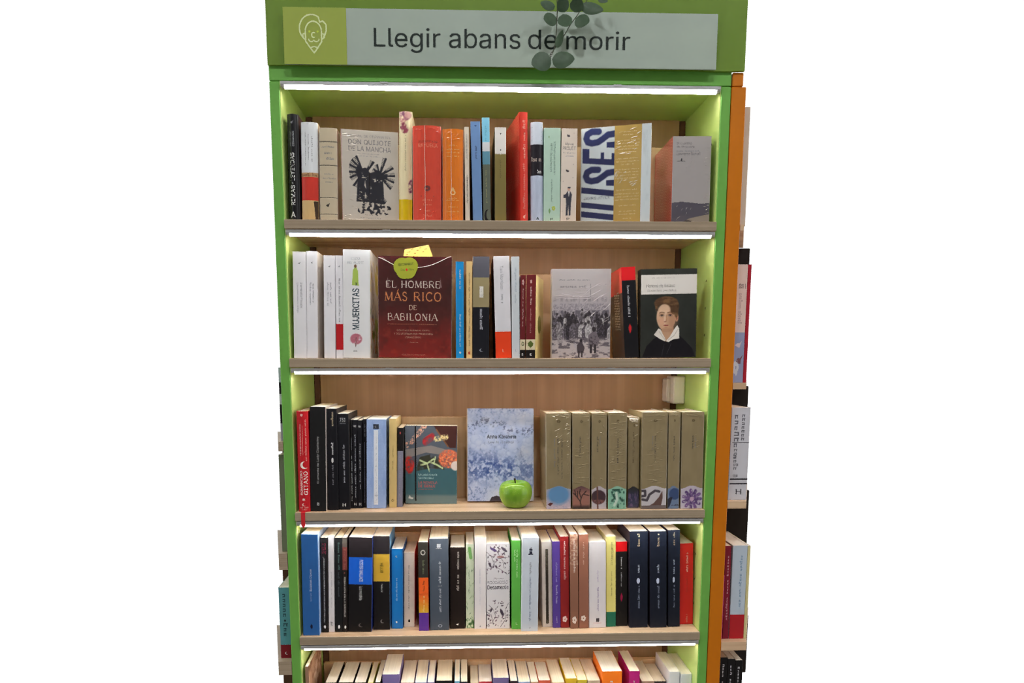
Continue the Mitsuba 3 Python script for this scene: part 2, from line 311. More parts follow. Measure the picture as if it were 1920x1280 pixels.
def sign_text(s, x0, x1, z0, z1):
    v, f = text2d(s); m.raw(np.stack([x0+(x1-x0)*v[:, 0], np.full(len(v), SY-.0006), z0+(z1-z0)*v[:, 1]], 1), f, C(12, 32, 25))
for wd, x0, x1, z0, z1 in (('Llegir', .2047, .357, .226, .668), ('abans', .3766, .541, .32, .668), ('de', .559, .6262, .32, .668), ('morir', .6475, .796, .32, .658)):
    sign_text(wd, SX0+SW*x0, SX0+SW*x1, SZ0+SH*z0, SZ0+SH*z1)
put('lettering', m.shape('plain'), sg, 'dark green lettering')
# ------------------------------------------------------------------ books
W_, K_, CR = (236, 234, 232), (24, 24, 28), (232, 222, 198)
def frame(x, y, z, w, yaw=0, lean=0, tilt=0):
    """origin and axes of a face: x along its width, y into the shelf, z up; lean turns it in its own plane, tilt leans it back"""
    a, l, t = map(math.radians, (yaw, lean, tilt))
    ex = np.array([math.cos(a), math.sin(a), 0]); ey = np.array([-math.sin(a), math.cos(a), 0]); ez = np.array([0, 0, 1.0])
    U = math.cos(t)*ez+math.sin(t)*ey; N = math.cos(t)*ey-math.sin(t)*ez
    A = math.cos(l)*ex-math.sin(l)*U; B = math.cos(l)*U+math.sin(l)*ex
    o = np.array([x, y, z+(math.sin(l)*w if l > 0 else 0)+.0003])
    return np.stack([A, N, B], 1), o
def outline(w, d, r, b, face):
    """plan of a cover, open at the back (spine in front) or at the right (front cover in front)"""
    if face:
        n = 5; p = [(w, 0)]+[(r-r*math.sin(a), r-r*math.cos(a)) for a in np.linspace(0, math.pi/2, n)]
        p += [(0, d-r)]+[(r-r*math.cos(a), d-r+r*math.sin(a)) for a in np.linspace(0, math.pi/2, n)][1:]+[(w, d)]
        return np.array(p[::-1])
    n = 4; fl = [(r-r*math.cos(a), r-r*math.sin(a)) for a in np.linspace(0, math.pi/2, n)]
    p = [(0, d)]+fl
    if b > 0: p += [(x, -b*(1-((x-w/2)/(w/2-r))**2)) for x in np.linspace(r, w-r, 9)[1:-1]]
    p += [(w-x, y) for x, y in fl[::-1]]+[(w, d)]
    return np.array(p)
def inset(p, t):
    d = np.diff(p, axis=0); nrm = np.stack([-d[:, 1], d[:, 0]], 1); nrm /= np.linalg.norm(nrm, axis=1, keepdims=True)+1e-12
    m = np.vstack([nrm[:1], nrm[:-1]+nrm[1:], nrm[-1:]]); m /= np.linalg.norm(m, axis=1, keepdims=True)+1e-12
    return p+m*t
def art_plate(W, H, fn, step=.0011):
    nx, nz = max(6, int(W/step)), max(6, int(H/step))
    U, V = np.meshgrid(np.linspace(0, 1, nx), np.linspace(0, 1, nz))
    col = np.clip(fn(U, V, W, H), 0, 255).reshape(-1, 3)/255.0
    col = np.where(col <= .04045, col/12.92, ((col+.055)/1.055)**2.4)
    v = np.stack([U.ravel()*W, np.full(U.size, -.00015), V.ravel()*H], 1)
    i, j = np.meshgrid(np.arange(nx-1), np.arange(nz-1)); a = (j*nx+i).ravel()
    f = np.vstack([np.stack([a, a+1, a+nx+1], 1), np.stack([a, a+nx+1, a+nx], 1)])
    return v, f, col
def film_mesh(W, H, D, left, right, seed, amp=.0009, fine=1.0, bulge=0.0):
    """a shrink film drawn round the front, the top and the sides of a book, with creases"""
    e, r = .0012, .003
    path = ([(-e, D*.9), (-e, D*.5), (-e, r)] if left else [])+[(-e+r*(1-math.cos(a)), -e-.0003+r*(1-math.sin(a))) for a in np.linspace(.1, math.pi/2, 4)]
    nx = max(10, int(W/.0018)); path += [(x, -e-.0003) for x in np.linspace(r, W-r, nx)[1:-1]]
    path += [(W+e-r*(1-math.cos(a)), -e-.0003+r*(1-math.sin(a))) for a in np.linspace(math.pi/2, .1, 4)]+([(W+e, r), (W+e, D*.5), (W+e, D*.9)] if right else [])
    path = np.array(path); mid = (path[:, 0] > r) & (path[:, 0] < W-r); path[mid, 1] -= bulge*(1-((path[mid, 0]-W/2)/(W/2-r))**2)
    nz = int(H/.0022); Z = np.linspace(.0004, H+.001, nz)
    P = np.repeat(path[None], nz, 0); q = np.stack([P[..., 0]*42*fine, P[..., 1]*60, np.repeat(Z[:, None], len(path), 1)*120*fine], -1)
    n1 = meshkit.fbm(q+seed*7.3, 3, seed); n2 = meshkit.fbm(q*np.array([.5, 1, .22])+seed*3.1+50, 2, seed+5)
    ridge = n1*(n2-.3).clip(0, 1)
    g = np.gradient(path, axis=0); nr = np.stack([g[:, 1], -g[:, 0]], 1); nr /= np.linalg.norm(nr, axis=1, keepdims=True)
    P = P+nr[None]*(amp*ridge+.0004*meshkit.fbm(q*.2+9, 2, seed))[..., None]
    v = np.concatenate([P, np.repeat(Z[:, None], len(path), 1)[..., None]], -1).reshape(-1, 3)
    i, j = np.meshgrid(np.arange(len(path)-1), np.arange(nz-1)); a = (j*len(path)+i).ravel(); k = len(path)
    f = np.vstack([np.stack([a, a+1, a+k+1], 1), np.stack([a, a+k+1, a+k], 1)])
    return v, f
pseed = [0]
def book(name, label, x, y, z, w, h, d, zones, yaw=0, lean=0, tilt=0, face=False, hard=False, bulge=0.0, side=None, left=None, right=None, texts=(), art=None, band=(), film=False,
         group=None, bsdf='paper', overlap=None, step=.0011, side_art=None, left_art=None, r=None, tone=None):
    """zones: [(top of the zone as a fraction of the height, sRGB)] from the bottom up; d: how deep it goes; face: the front cover faces out"""
    t = thing(name, label, 'book', group)
    M = frame(x, y, z, w, yaw, lean, tilt)
    th = .0024 if hard else .0007; ov = .003 if hard else .0005
    r = r if r is not None else (min(.004, w*.3, d*.3) if hard else min(.0012, w*.25, d*.3))
    z += math.sin(math.radians(tilt))*d; M = frame(x, y, z, w, yaw, lean, tilt)
    O = outline(w, d, r, bulge, face); I = inset(O, th); n = len(O)
    deep = lambda c: tuple(v*.7 for v in c) if c and max(c) < 72 else c     # inks of the near black covers
    zones = [(fr, deep(c)) for fr, c in zones]; L, R = deep(left or side), deep(right or side)
    m = MB(); z0 = 0.0
    for k, (fr, col) in enumerate(zones):
        z1 = fr*h; spine = C(*col)
        for i in range(n-1):
            (ax, ay), (bx, by) = O[i], O[i+1]
            c = spine
            if face:
                if ax < r*.8 and bx < r*.8 and ay > r*.5: c = C(*L) if L else spine
            elif min(ay, by) > r*.9 and max(ay, by) > r*1.5: c = (C(*L) if L else spine) if ax < w/2 else (C(*R) if R else spine)
            m.quad((ax, ay, z0), (bx, by, z0), (bx, by, z1), (ax, ay, z1), c)
            (ex, ey), (fx, fy) = I[i], I[i+1]
            m.quad((fx, fy, z0), (ex, ey, z0), (ex, ey, z1), (fx, fy, z1), C(225, 220, 212))
            if k == len(zones)-1: m.quad((ax, ay, z1), (bx, by, z1), (fx, fy, z1), (ex, ey, z1), c)
            if k == 0: m.quad((bx, by, 0), (ax, ay, 0), (ex, ey, 0), (fx, fy, 0), c)
        for i, s in ((0, 1), (n-1, -1)):
            a, b = ((*O[i], z0), (*I[i], z0)), ((*O[i], z1), (*I[i], z1))
            q = (a[1], a[0], b[0], b[1]) if s > 0 else (a[0], a[1], b[1], b[0])
            m.quad(*q, C(*(L or col)))
        z0 = z1
    put('cover', m.shape(bsdf, M), t)
    pseed[0] += 1; sd = pseed[0]*.137 if tone is None else tone
    if face: bx0, bx1, by0, by1 = th+.001, w-ov, th+.0001, d-th-.0001
    else: bx0, bx1, by0, by1 = th+.0001, w-th-.0001, th+.001, d-ov
    bz0, bz1 = (ov if hard else .0002), h-ov
    P = MB(); P.box(bx0, bx1, by0, by1, bz0, bz1)
    v = np.array(P.v); tt = (v[:, 1] if face else v[:, 0])*1000
    put('page_block', mikit.ply((v@M[0].T+M[1], np.array(P.f)), 'pages', uv=np.stack([tt, np.full(len(v), sd)], 1)), t, 'pale page block')
    fb = (lambda X: bulge*np.clip(1-((X-w/2)/(w/2-r))**2, 0, 1)) if bulge else None
    if art is not None:
        v, f, c = art_plate(w-(.0 if face else 0), h, art, step)
        if face: v[:, 0] = r*.6+v[:, 0]*(1-r*.6/w)
        if fb: v[:, 1] -= fb(v[:, 0])
        put('cover_art' if face else 'spine_art', mikit.ply((v@M[0].T+M[1], f), bsdf, color=c), t, 'printed picture')
    if side_art is not None:
        v, f, c = art_plate(d, h, side_art, .0018)
        v = np.stack([w-v[:, 1], v[:, 0]+.0, v[:, 2]], 1); put('cover_art', mikit.ply((v@M[0].T+M[1], f), bsdf, color=c), t, 'printed cover side')
    if left_art is not None:
        v, f, c = art_plate(d, h, left_art, .0018)
        v = np.stack([v[:, 1], d-v[:, 0], v[:, 2]], 1); put('cover_art', mikit.ply((v@M[0].T+M[1], f), bsdf, color=c), t, 'printed cover side')
    small = [q for q in texts if q[0][0] == '#']
    if small: m = MB(); prints(m, w, h, small, bulge=fb); put('small_print', m.shape(bsdf, M), t, kind='stuff')
    for q in texts:
        if q[0][0] == '#': continue
        m = MB(); prints(m, w, h, [q], bulge=fb); put('printed_mark' if q[0][0] == '@' else 'lettering', m.shape(bsdf, M), t)
    for z0, z1, col, lab in band:
        e = .0005; Ob = inset(O, -e); m = MB()
        for (ax, ay), (bx, by) in zip(Ob[:-1], Ob[1:]): m.quad((ax, ay, z0*h), (bx, by, z0*h), (bx, by, z1*h), (ax, ay, z1*h), C(*col))
        put('paper_band', m.shape(bsdf, M), t, lab)
    if film:
        v, f = film_mesh(w, h, d, film.get('l', 1), film.get('r', 1), film.get('s', 1), film.get('amp', .0009), film.get('fine', 1.0), bulge)
        put('plastic_wrap', mikit.ply((v@M[0].T+M[1], f), 'film', smooth=True), t, 'clear crinkled plastic wrap')
        cr = film.get('creases', ())
        if cr:
            m = MB(); q = random.Random(film.get('s', 1)*13+1)
            for (n_, xa, xb, za, zb, l0, l1, tilt_) in cr:
                for _ in range(n_):
                    cx, cz, ll, an = q.uniform(xa, xb)*w, q.uniform(za, zb)*h, q.uniform(l0, l1)*w, math.radians(q.gauss(tilt_, 7)); k = 9; hw = q.uniform(.00035, .0007); bend = q.uniform(-.10, .10)
                    base = zones[0][1]
                    for fr_, c_ in zones:
                        base = c_
                        if cz/h <= fr_: break
                    P3 = []
                    for i_ in range(k):
                        s_ = i_/(k-1)-.5; x_ = cx+ll*s_*math.cos(an); z_ = cz+ll*s_*math.sin(an)+bend*ll*(s_*s_-.1); e_ = hw*(1-(2*s_)**2)+.00004
                        if not (.0012 < x_ < w-.0012 and .001 < z_ < h-.001): continue
                        y_ = -.0018-(bulge*max(0, 1-((x_-w/2)/(w/2-r))**2) if bulge else 0); P3.append((x_, y_, z_, e_))
                    for (xa_, ya_, z1_, e1_), (xb_, yb_, z2_, e2_) in zip(P3, P3[1:]):
                        m.quad((xa_, ya_-e1_, z1_), (xb_, yb_-e2_, z2_), (xb_, yb_, z2_+e2_*1.1), (xa_, ya_, z1_+e1_*1.1), C(*base)); m.quad((xa_, ya_, z1_-e1_*.8), (xb_, yb_, z2_-e2_*.8), (xb_, yb_-e2_, z2_), (xa_, ya_-e1_, z1_), C(*base))
            put('wrap_creases', m.shape('film_crease', M), t, 'glossy creases of the plastic wrap', 'stuff')
        if film.get('seam'):
            m = MB(); zz = np.linspace(.001, h, 60); xx = w*film['seam']+.0003*np.sin(zz*70+sd*9)  # thin whitish strip up the spine, just outside the film
            for k in range(59):
                yk = -.0020-(bulge*max(0, 1-((xx[k]-w/2)/(w/2-r))**2) if bulge else 0)
                m.quad((xx[k]-.0005, yk, zz[k]), (xx[k]+.0005, yk-.0003, zz[k]), (xx[k+1]+.0005, yk-.0003, zz[k+1]), (xx[k+1]-.0005, yk, zz[k+1]), C(232, 200, 186))
            put('wrap_strip', m.shape('gloss', M), t, 'thin whitish strip running up the plastic wrap')
    return t, M

# ---- printed pictures (paint on the cover, in the cover's own coordinates)
def F(U, V, a, b, s=0, o=4, W=1, H=1): return meshkit.fbm(np.stack([U*a, V*b, np.full_like(U, s*3.7)], -1), o, int(s))
def lay(base, mask, col): return base*(1-mask[..., None])+np.asarray(col, float)*mask[..., None]
def flat(U, c): return np.ones(U.shape+(3,))*np.asarray(c, float)
def ell(U, V, cx, cz, rx, rz, soft=.08): return np.clip((1-np.sqrt(((U-cx)/rx)**2+((V-cz)/rz)**2))/soft+.5, 0, 1)
def rect(U, V, x0, x1, z0, z1): return ((U >= x0) & (U <= x1) & (V >= z0) & (V <= z1)).astype(float)
def inpoly(U, V, pts):
    g, du, dv = Polygon(pts).buffer(0), U[0, 1]-U[0, 0], V[1, 0]-V[0, 0]
    return sum(shapely.contains_xy(g, (U+a*du).ravel(), (V+b*dv).ravel()).reshape(U.shape).astype(float) for a, b in ((-.3, -.1), (.1, -.3), (.3, .1), (-.1, .3)))/4
def stroke(U, V, pts, w, asp=1.0):
    l = LineString([(a, b*asp) for a, b in pts])
    d = shapely.distance(shapely.points(np.stack([U.ravel(), V.ravel()*asp], -1)), l).reshape(U.shape)
    return np.clip((w-d)/(w*.35)+.5, 0, 1)
def art_mills(U, V, W, H):
    a = H/W; im = flat(U, (206, 200, 190)); im += (F(U, V, 6, 9, 1)-.5)[..., None]*14
    ink = np.zeros_like(U); n = F(U, V, 40, 60, 3)
    def wedge(cx, cz, deg, L, half, r0=.03, bars=True):
        dx, dz = U-cx, (V-cz)*a; t = math.radians(deg); al, ac = dx*math.cos(t)+dz*math.sin(t), -dx*math.sin(t)+dz*math.cos(t)
        w = half*(.35+.65*al/L); inside = (al > r0) & (al < L) & (np.abs(ac) < w)
        slot = (al > L*.52) & (ac > 0) & (((al/L*13) % 1) > .45)
        return (inside & ~slot if bars else inside).astype(float)
    for deg, L in ((118, .30), (138, .29), (158, .27), (186, .25), (208, .26), (238, .30)): ink = np.maximum(ink, wedge(.37, .545, deg, L, .042))
    for deg, L in ((108, .20), (72, .33), (34, .29), (6, .28), (-18, .28), (-44, .30), (140, .16)): ink = np.maximum(ink, wedge(.66, .515, deg, L, .040))
    for deg, L in ((60, .24),): ink = np.maximum(ink, wedge(.42, .54, deg, L, .045))
    tow = inpoly(U, V, [(.28, .57), (.42, .60), (.49, .54), (.46, .22), (.24, .22)])+inpoly(U, V, [(.48, .54), (.60, .56), (.72, .52), (.74, .20), (.46, .22)])
    cut = inpoly(U, V, [(.345, .545), (.375, .50), (.335, .51)])+inpoly(U, V, [(.40, .46), (.42, .36), (.385, .40)])+inpoly(U, V, [(.575, .49), (.60, .45), (.56, .44)])+inpoly(U, V, [(.40, .33), (.43, .25), (.39, .26)])+inpoly(U, V, [(.50, .40), (.53, .34), (.50, .33)])
    tow = tow*(1-np.clip(cut, 0, 1))*(1-stroke(U, V, [(.30, .49), (.47, .485)], .006, a)*(n > .45))*(1-stroke(U, V, [(.52, .475), (.70, .46)], .006, a)*(n > .45)); ink = np.maximum(ink, tow*(n < .80))
    for deg, L in ((-66, .36), (-84, .38), (-100, .38), (-118, .36), (-52, .36)): ink = np.maximum(ink, wedge(.55, .40, deg, L, .034)*(n < .68))
    gr = rect(U, V, .26, .86, .075, .20)*(F(U, V, 22, 46, 7) > .5)*(((U-.56)/.32)**2+((V-.14)/.075)**2 < 1); ink = np.maximum(ink, gr)
    return lay(im, ink, (30, 36, 50))
def art_anna(U, V, W, H):
    n = F(U, V, 6, 8, 2, 4); n2 = F(U, V, 16, 21, 5, 4); n3 = F(U, V, 36, 46, 8, 3)
    puff = np.zeros_like(U); r = random.Random(4)
    for _ in range(120):
        cx, cz, q = r.uniform(0, 1), r.uniform(.12, 1), r.uniform(.03, .085); d = np.hypot((U-cx)/q, (V-cz)/(q*.72)); puff = np.where(d < 1, np.sqrt(np.clip(1-d*d, 0, 1))*(.6+.4*((V-cz)/(q*.72)*.5+.5)), puff)
    im = flat(U, (164, 178, 212)); im = lay(im, puff*.6, (206, 212, 232)); im = lay(im, np.clip((n-.5)*4, 0, 1)*.6, (206, 208, 224))
    dark = np.clip(1.25-np.abs(V-.34+.07*(U-.5))/.17, 0, 1)*np.clip(1.2-U*.45, .5, 1)
    im = lay(im, np.clip((n2*.65+n3*.35-.42)*8, 0, 1)*dark*(1-puff*.35), (50, 72, 132)); im = lay(im, np.clip((n3-.57)*7, 0, 1)*dark*.6, (164, 182, 220))
    im = lay(im, np.clip(1-np.abs(V-.80-.06*np.sin(U*6))/.07, 0, 1)*np.clip((n3-.5)*9, 0, 1)*.75, (74, 80, 112))
    im = lay(im, np.clip((V-.90)*9, 0, 1)*np.clip((n3-.45)*6, 0, 1)*.6, (96, 118, 172)); im = lay(im, np.clip((.5-puff)*2, 0, 1)*np.clip((n3-.56)*8, 0, 1)*.5, (104, 116, 158))
    im = lay(im, np.clip((.17-V)*14, 0, 1)*np.clip((U-.2)*4, 0, 1)*.85, (206, 210, 224)); im = lay(im, rect(U, V, 0, .3, 0, .16)*np.clip((n3-.5)*8, 0, 1)*.5, (84, 104, 156))
    return lay(im, inpoly(U, V, [(.33, 0), (.36, .045), (.44, .06), (.50, .04), (.54, 0)]), (66, 58, 66))
def art_crowd(U, V, W, H):
    n = F(U, V, 24, 30, 3, 4); n2 = F(U, V, 70, 80, 6, 3); n3 = F(U, V, 40, 12, 9, 3)
    im = flat(U, (190, 184, 190)); im = lay(im, (V > .60).astype(float)*np.clip((V-.60)*8, 0, 1), (202, 196, 198))
    im = lay(im, np.clip(1-np.abs(V-.66)/.035, 0, 1)*np.clip((n3-.42)*5, 0, 1)*.7, (142, 138, 146))
    im = lay(im, rect(U, V, .02, .98, .50, .615)*np.clip((n2-.40)*5, 0, 1)*.55, (122, 116, 130))
    im = lay(im, rect(U, V, .02, .98, .22, .54)*np.clip((n-.36)*5, 0, 1)*.8, (92, 88, 102))
    r = random.Random(11)
    for row in range(3):
        for i in range(17):
            cx, cz, s = (i+r.uniform(-.4, .4))/16, (.47, .41, .33)[row]+r.uniform(-.03, .03), (.7, .95, 1.15)[row]*r.uniform(.8, 1.15); c = r.choice(((48, 45, 58), (62, 58, 70), (206, 202, 206), (110, 104, 116), (40, 38, 50), (150, 144, 152), (84, 80, 92))); k = r.uniform(-.02, .02)
            body = inpoly(U, V, [(cx-.045*s, cz-.13*s), (cx-.05*s+k, cz+.015), (cx-.015+k, cz+.045*s), (cx+.018+k, cz+.045*s), (cx+.055*s+k, cz), (cx+.04*s, cz-.13*s)])
            im = lay(im, body, c); im = lay(im, body*np.clip((n2-.46)*9, 0, 1)*.6, tuple(min(255, v*.55) for v in c)); im = lay(im, body*np.clip((.42-n2)*9, 0, 1)*.5, tuple(min(235, v*1.6+20) for v in c))
            im = lay(im, ell(U, V, cx+k, cz+.06*s, .020*s, .016*s, .6), (58, 54, 62))
    im = lay(im, np.clip((.235-V)*22, 0, 1)*(F(U, V, 7, 14, 4) < .56), (196, 188, 190)); im = lay(im, rect(U, V, 0, 1, 0, .25)*np.clip((F(U, V, 14, 52, 11, 3)-.53)*9, 0, 1)*.8, (84, 78, 90))
    for cx, cz, s in ((.71, .155, 1.1), (.49, .08, .75)):
        im = lay(im, inpoly(U, V, [(cx-.07*s, cz-.02), (cx-.08*s, cz+.09*s), (cx-.02, cz+.13*s), (cx+.04*s, cz+.13*s), (cx+.10*s, cz+.05*s), (cx+.07*s, cz-.02)]), (122, 114, 124) if s > 1 else (70, 64, 74)); im = lay(im, ell(U, V, cx, cz+.03*s, .07*s, .06*s, .5)*np.clip((n2-.5)*8, 0, 1), (70, 64, 76))
        im = lay(im, rect(U, V, cx-.05*s, cx-.015*s, cz-.09*s, cz)+rect(U, V, cx+.015*s, cx+.05*s, cz-.09*s, cz), (46, 42, 52)); im = lay(im, ell(U, V, cx+.01, cz+.155*s, .032*s, .026*s, .3), (44, 40, 50))
    im = lay(im, stroke(U, V, [(.655, .68), (.655, .83)], .004)*.8, (90, 86, 96)); return lay(im, stroke(U, V, [(.46, .60), (.46, .68)], .004)*.6, (110, 104, 114))
def art_portrait(U, V, W, H):
    E = lambda *q: ell(U, V, *q)
    im = flat(U, (46, 50, 47)); im += (F(U, V, 3, 4, 2)-.5)[..., None]*22
    coat = inpoly(U, V, [(.02, 0), (.10, .13), (.22, .21), (.34, .26), (.50, .30), (.66, .27), (.80, .19), (.93, .10), (.99, 0)]); im = lay(im, coat, (22, 22, 29))
    im = lay(im, inpoly(U, V, [(.36, .25), (.38, .37), (.58, .40), (.60, .26), (.49, .18), (.42, .19)]), (196, 156, 126))
    im = lay(im, E(.455, .462, .175, .158, .10), (218, 178, 146)); im = lay(im, inpoly(U, V, [(.30, .43), (.36, .33), (.43, .30), (.50, .305), (.58, .36), (.62, .45), (.5, .5)])*E(.46, .40, .17, .12, .3), (212, 170, 138))
    im = lay(im, E(.575, .44, .085, .15, .9)*.55, (168, 122, 94)); im = lay(im, E(.42, .545, .12, .05, .9)*.6, (238, 206, 176)); im = lay(im, E(.375, .415, .055, .04, .9)*.45, (232, 176, 148)); im = lay(im, E(.43, .44, .018, .06, .9)*.6, (242, 212, 186)); im = lay(im, E(.46, .315, .09, .022, .9)*.5, (166, 120, 94))
    im = lay(im, E(.645, .455, .030, .048, .3), (196, 142, 114)); im = lay(im, E(.645, .455, .014, .028, .6), (150, 98, 76))
    hair = np.maximum.reduce([E(.455, .615, .215, .078, .16), E(.60, .575, .085, .085, .2), E(.635, .515, .035, .06, .3), E(.31, .585, .055, .055, .25)]); hair = hair*(1-E(.415, .545, .115, .062, .25)*.95)
    im = lay(im, hair, (88, 64, 46)); im = lay(im, hair*np.clip((F(U, V, 9, 30, 6)-.42)*5, 0, 1)*.6, (142, 106, 72)); im = lay(im, hair*np.clip((F(U, V, 12, 24, 9)-.55)*6, 0, 1)*.6, (54, 38, 28))
    for ex, s in ((.378, 1), (.525, 1)):
        im = lay(im, E(ex, .484, .045, .022, .9)*.45, (150, 104, 82)); im = lay(im, E(ex, .478, .030, .0085, .5), (206, 188, 174)); im = lay(im, E(ex, .479, .014, .0095, .5), (50, 38, 34)); im = lay(im, stroke(U, V, [(ex-.034, .481), (ex, .489), (ex+.034, .481)], .004)*.8, (80, 52, 42)); im = lay(im, stroke(U, V, [(ex-.045, .507), (ex-.005, .516), (ex+.045, .508)], .006)*.7, (112, 78, 56))
    im = lay(im, stroke(U, V, [(.455, .48), (.466, .43), (.452, .412)], .008)*.45, (168, 116, 90)); im = lay(im, E(.437, .408, .024, .007, .9)*.8, (160, 100, 80))
    im = lay(im, E(.452, .366, .042, .0085, .6), (176, 92, 82)); im = lay(im, stroke(U, V, [(.41, .366), (.45, .368), (.495, .367)], .003), (120, 60, 54)); im = lay(im, E(.455, .345, .03, .008, .9)*.5, (172, 124, 98))
    im = lay(im, inpoly(U, V, [(.235, .262), (.32, .335), (.355, .32), (.40, .265), (.455, .20), (.43, .185), (.34, .215)]), (232, 226, 216)); im = lay(im, inpoly(U, V, [(.455, .19), (.52, .235), (.60, .32), (.655, .368), (.69, .33), (.695, .215), (.58, .205), (.50, .175)]), (240, 234, 224))
    im = lay(im, stroke(U, V, [(.46, .195), (.40, .23), (.33, .30)], .006)*.5+stroke(U, V, [(.50, .2), (.60, .25), (.67, .32)], .006)*.5, (180, 172, 164))
    im = lay(im, np.clip(stroke(U, V, [(.42, .15), (.38, .02)], .004)+stroke(U, V, [(.55, .16), (.47, .04)], .004), 0, 1)*.7, (66, 66, 76))
    return lay(im, rect(U, V, 0, 1, .72, .935), (232, 228, 222))
def art_genji(U, V, W, H):
    im = flat(U, (64, 102, 112)); im = lay(im, np.clip((.13-V)*30, 0, 1), (104, 124, 126)); n = F(U, V, 12, 16, 2); n2 = F(U, V, 30, 40, 5)
    im = lay(im, (V > .45).astype(float)*np.clip((V-.45-.03*np.sin(U*9))*40, 0, 1), (84, 92, 104))
    im = lay(im, inpoly(U, V, [(0, .58), (0, .70), (.5, .75), (1, .66), (1, .60), (.4, .66)]), (140, 134, 132))
    im = lay(im, inpoly(U, V, [(.2, .42), (.28, .6), (.5, .64), (.7, .58), (.76, .44), (.5, .46)])*np.clip((n-.35)*5, 0, 1), (58, 60, 50))
    im = lay(im, inpoly(U, V, [(.55, 1), (.62, .92), (.86, .72), (.98, .72), (1, 1)]), (70, 42, 40)); im = lay(im, stroke(U, V, [(.6, .95), (.82, .74)], .012), (120, 84, 60))
    im = lay(im, np.clip(ell(U, V, .84, .58, .20, .12, .15)*np.clip((n2-.25)*4, 0, 1), 0, 1), (222, 110, 78)); im = lay(im, ell(U, V, .84, .58, .18, .10, .4)*np.clip((n2-.55)*8, 0, 1), (250, 214, 150))
    im = lay(im, ell(U, V, .97, .49, .09, .06, .2), (232, 216, 208)); im = lay(im, ell(U, V, .07, .50, .10, .11, .3)*np.clip((n2-.3)*5, 0, 1), (198, 52, 48))
    br = stroke(U, V, [(0, .74), (.12, .80), (.25, .90), (.38, 1.0)], .04)*np.clip((n2-.38)*5, 0, 1); im = lay(im, br, (240, 184, 160))
    im = lay(im, stroke(U, V, [(.38, .80), (.52, .86)], .05)*np.clip((n-.3)*4, 0, 1), (176, 44, 50)); im = lay(im, stroke(U, V, [(.58, .83), (.80, .86)], .035)*np.clip((n2-.4)*6, 0, 1), (242, 222, 160))
    for pts in ([(.28, .56), (.42, .52), (.55, .58)], [(.42, .52), (.46, .42)], [(.48, .54), (.62, .50), (.72, .46)], [(.3, .5), (.42, .52)], [(.55, .52), (.58, .60)]): im = lay(im, stroke(U, V, pts, .012)*np.clip((n2-.25)*4, 0, 1), (206, 222, 170))
    im = lay(im, inpoly(U, V, [(.05, .07), (.085, .115), (.1, .085), (.16, .075), (.13, .06)]), (222, 222, 216)); return im
def art_ulises(U, V, W, H):
    a = H/W; im = flat(U, (214, 224, 228)); x1 = .475
    X = lambda p: [((x-55)/305*.475, (1098-y)/885) for x, y in p]
    T = lambda p, w: stroke(U, V, X(p), w, a)
    nv = np.zeros_like(U)
    for y0, y1 in ((1066, 1120), (966, 1020), (882, 932), (746, 800)): nv = np.maximum(nv, inpoly(U, V, X([(50, y0), (365, y0+48), (365, y1+48), (50, y1)])))
    for dy in (0, 344): nv = np.maximum.reduce([nv, T([(212, 252+dy), (150, 248+dy), (108, 268+dy), (96, 305+dy), (112, 340+dy), (150, 352+dy), (205, 346+dy), (248, 322+dy), (300, 286+dy), (372, 280+dy)], .044), inpoly(U, V, X([(288, 352+dy), (370, 352+dy), (370, 408+dy), (288, 400+dy)]))])
    nv = np.maximum.reduce([nv, inpoly(U, V, X([(62, 478), (365, 512), (365, 566), (62, 528)])), inpoly(U, V, X([(62, 394), (126, 402), (126, 528), (62, 520)])), inpoly(U, V, X([(234, 440), (266, 444), (266, 520), (234, 516)])), inpoly(U, V, X([(336, 452), (365, 456), (365, 520), (336, 516)]))])
    im = lay(im, np.clip(nv, 0, 1)*(U < x1), (34, 44, 92))
    im = lay(im, rect(U, V, x1, .868, 0, 1), (190, 160, 88)); im = lay(im, rect(U, V, x1, .868, 0, 1)*np.clip((F(U, V, 5, 7, 4)-.5)*3, 0, 1)*.25, (206, 180, 110))
    return lay(im, rect(U, V, .868, 1, 0, 1)*np.clip((F(U, V, 20, 8, 9)-.5)*6, 0, 1)*.4, (188, 200, 204))
def art_hombre(U, V, W, H):
    n = F(U, V, 5, 6, 2); n2 = F(U, V, 14, 18, 7)
    im = flat(U, (70, 14, 22)); im = lay(im, np.clip((.55-V)*2.6, 0, 1)*.9, (140, 22, 22)); im = lay(im, np.clip((n-.5)*5, 0, 1)*.45, (46, 10, 16)); im = lay(im, np.clip((n2-.6)*6, 0, 1)*np.clip((.5-V)*3, 0, 1)*.4, (172, 56, 32))
    for cx in (.125, .845): im = lay(im, inpoly(U, V, [(cx-.02, .70), (cx-.008, .745), (cx, .80), (cx+.008, .745), (cx+.02, .70)]), (142, 112, 112))
    return im
def art_box(U, V, W, H):
    im = flat(U, (176, 172, 172)); im = lay(im, (V < .235+.01*np.sin(U*6)).astype(float), (86, 84, 98)); n = F(U, V, 10, 14, 3)
    im = lay(im, inpoly(U, V, [(.28, 0), (.45, .05), (.75, .08), (1, .10), (1, 0)]), (150, 140, 128)); im = lay(im, inpoly(U, V, [(.22, .0), (.4, .035), (.7, .01), (.72, 0)])*np.clip((n-.4)*6, 0, 1), (50, 46, 52)); return im
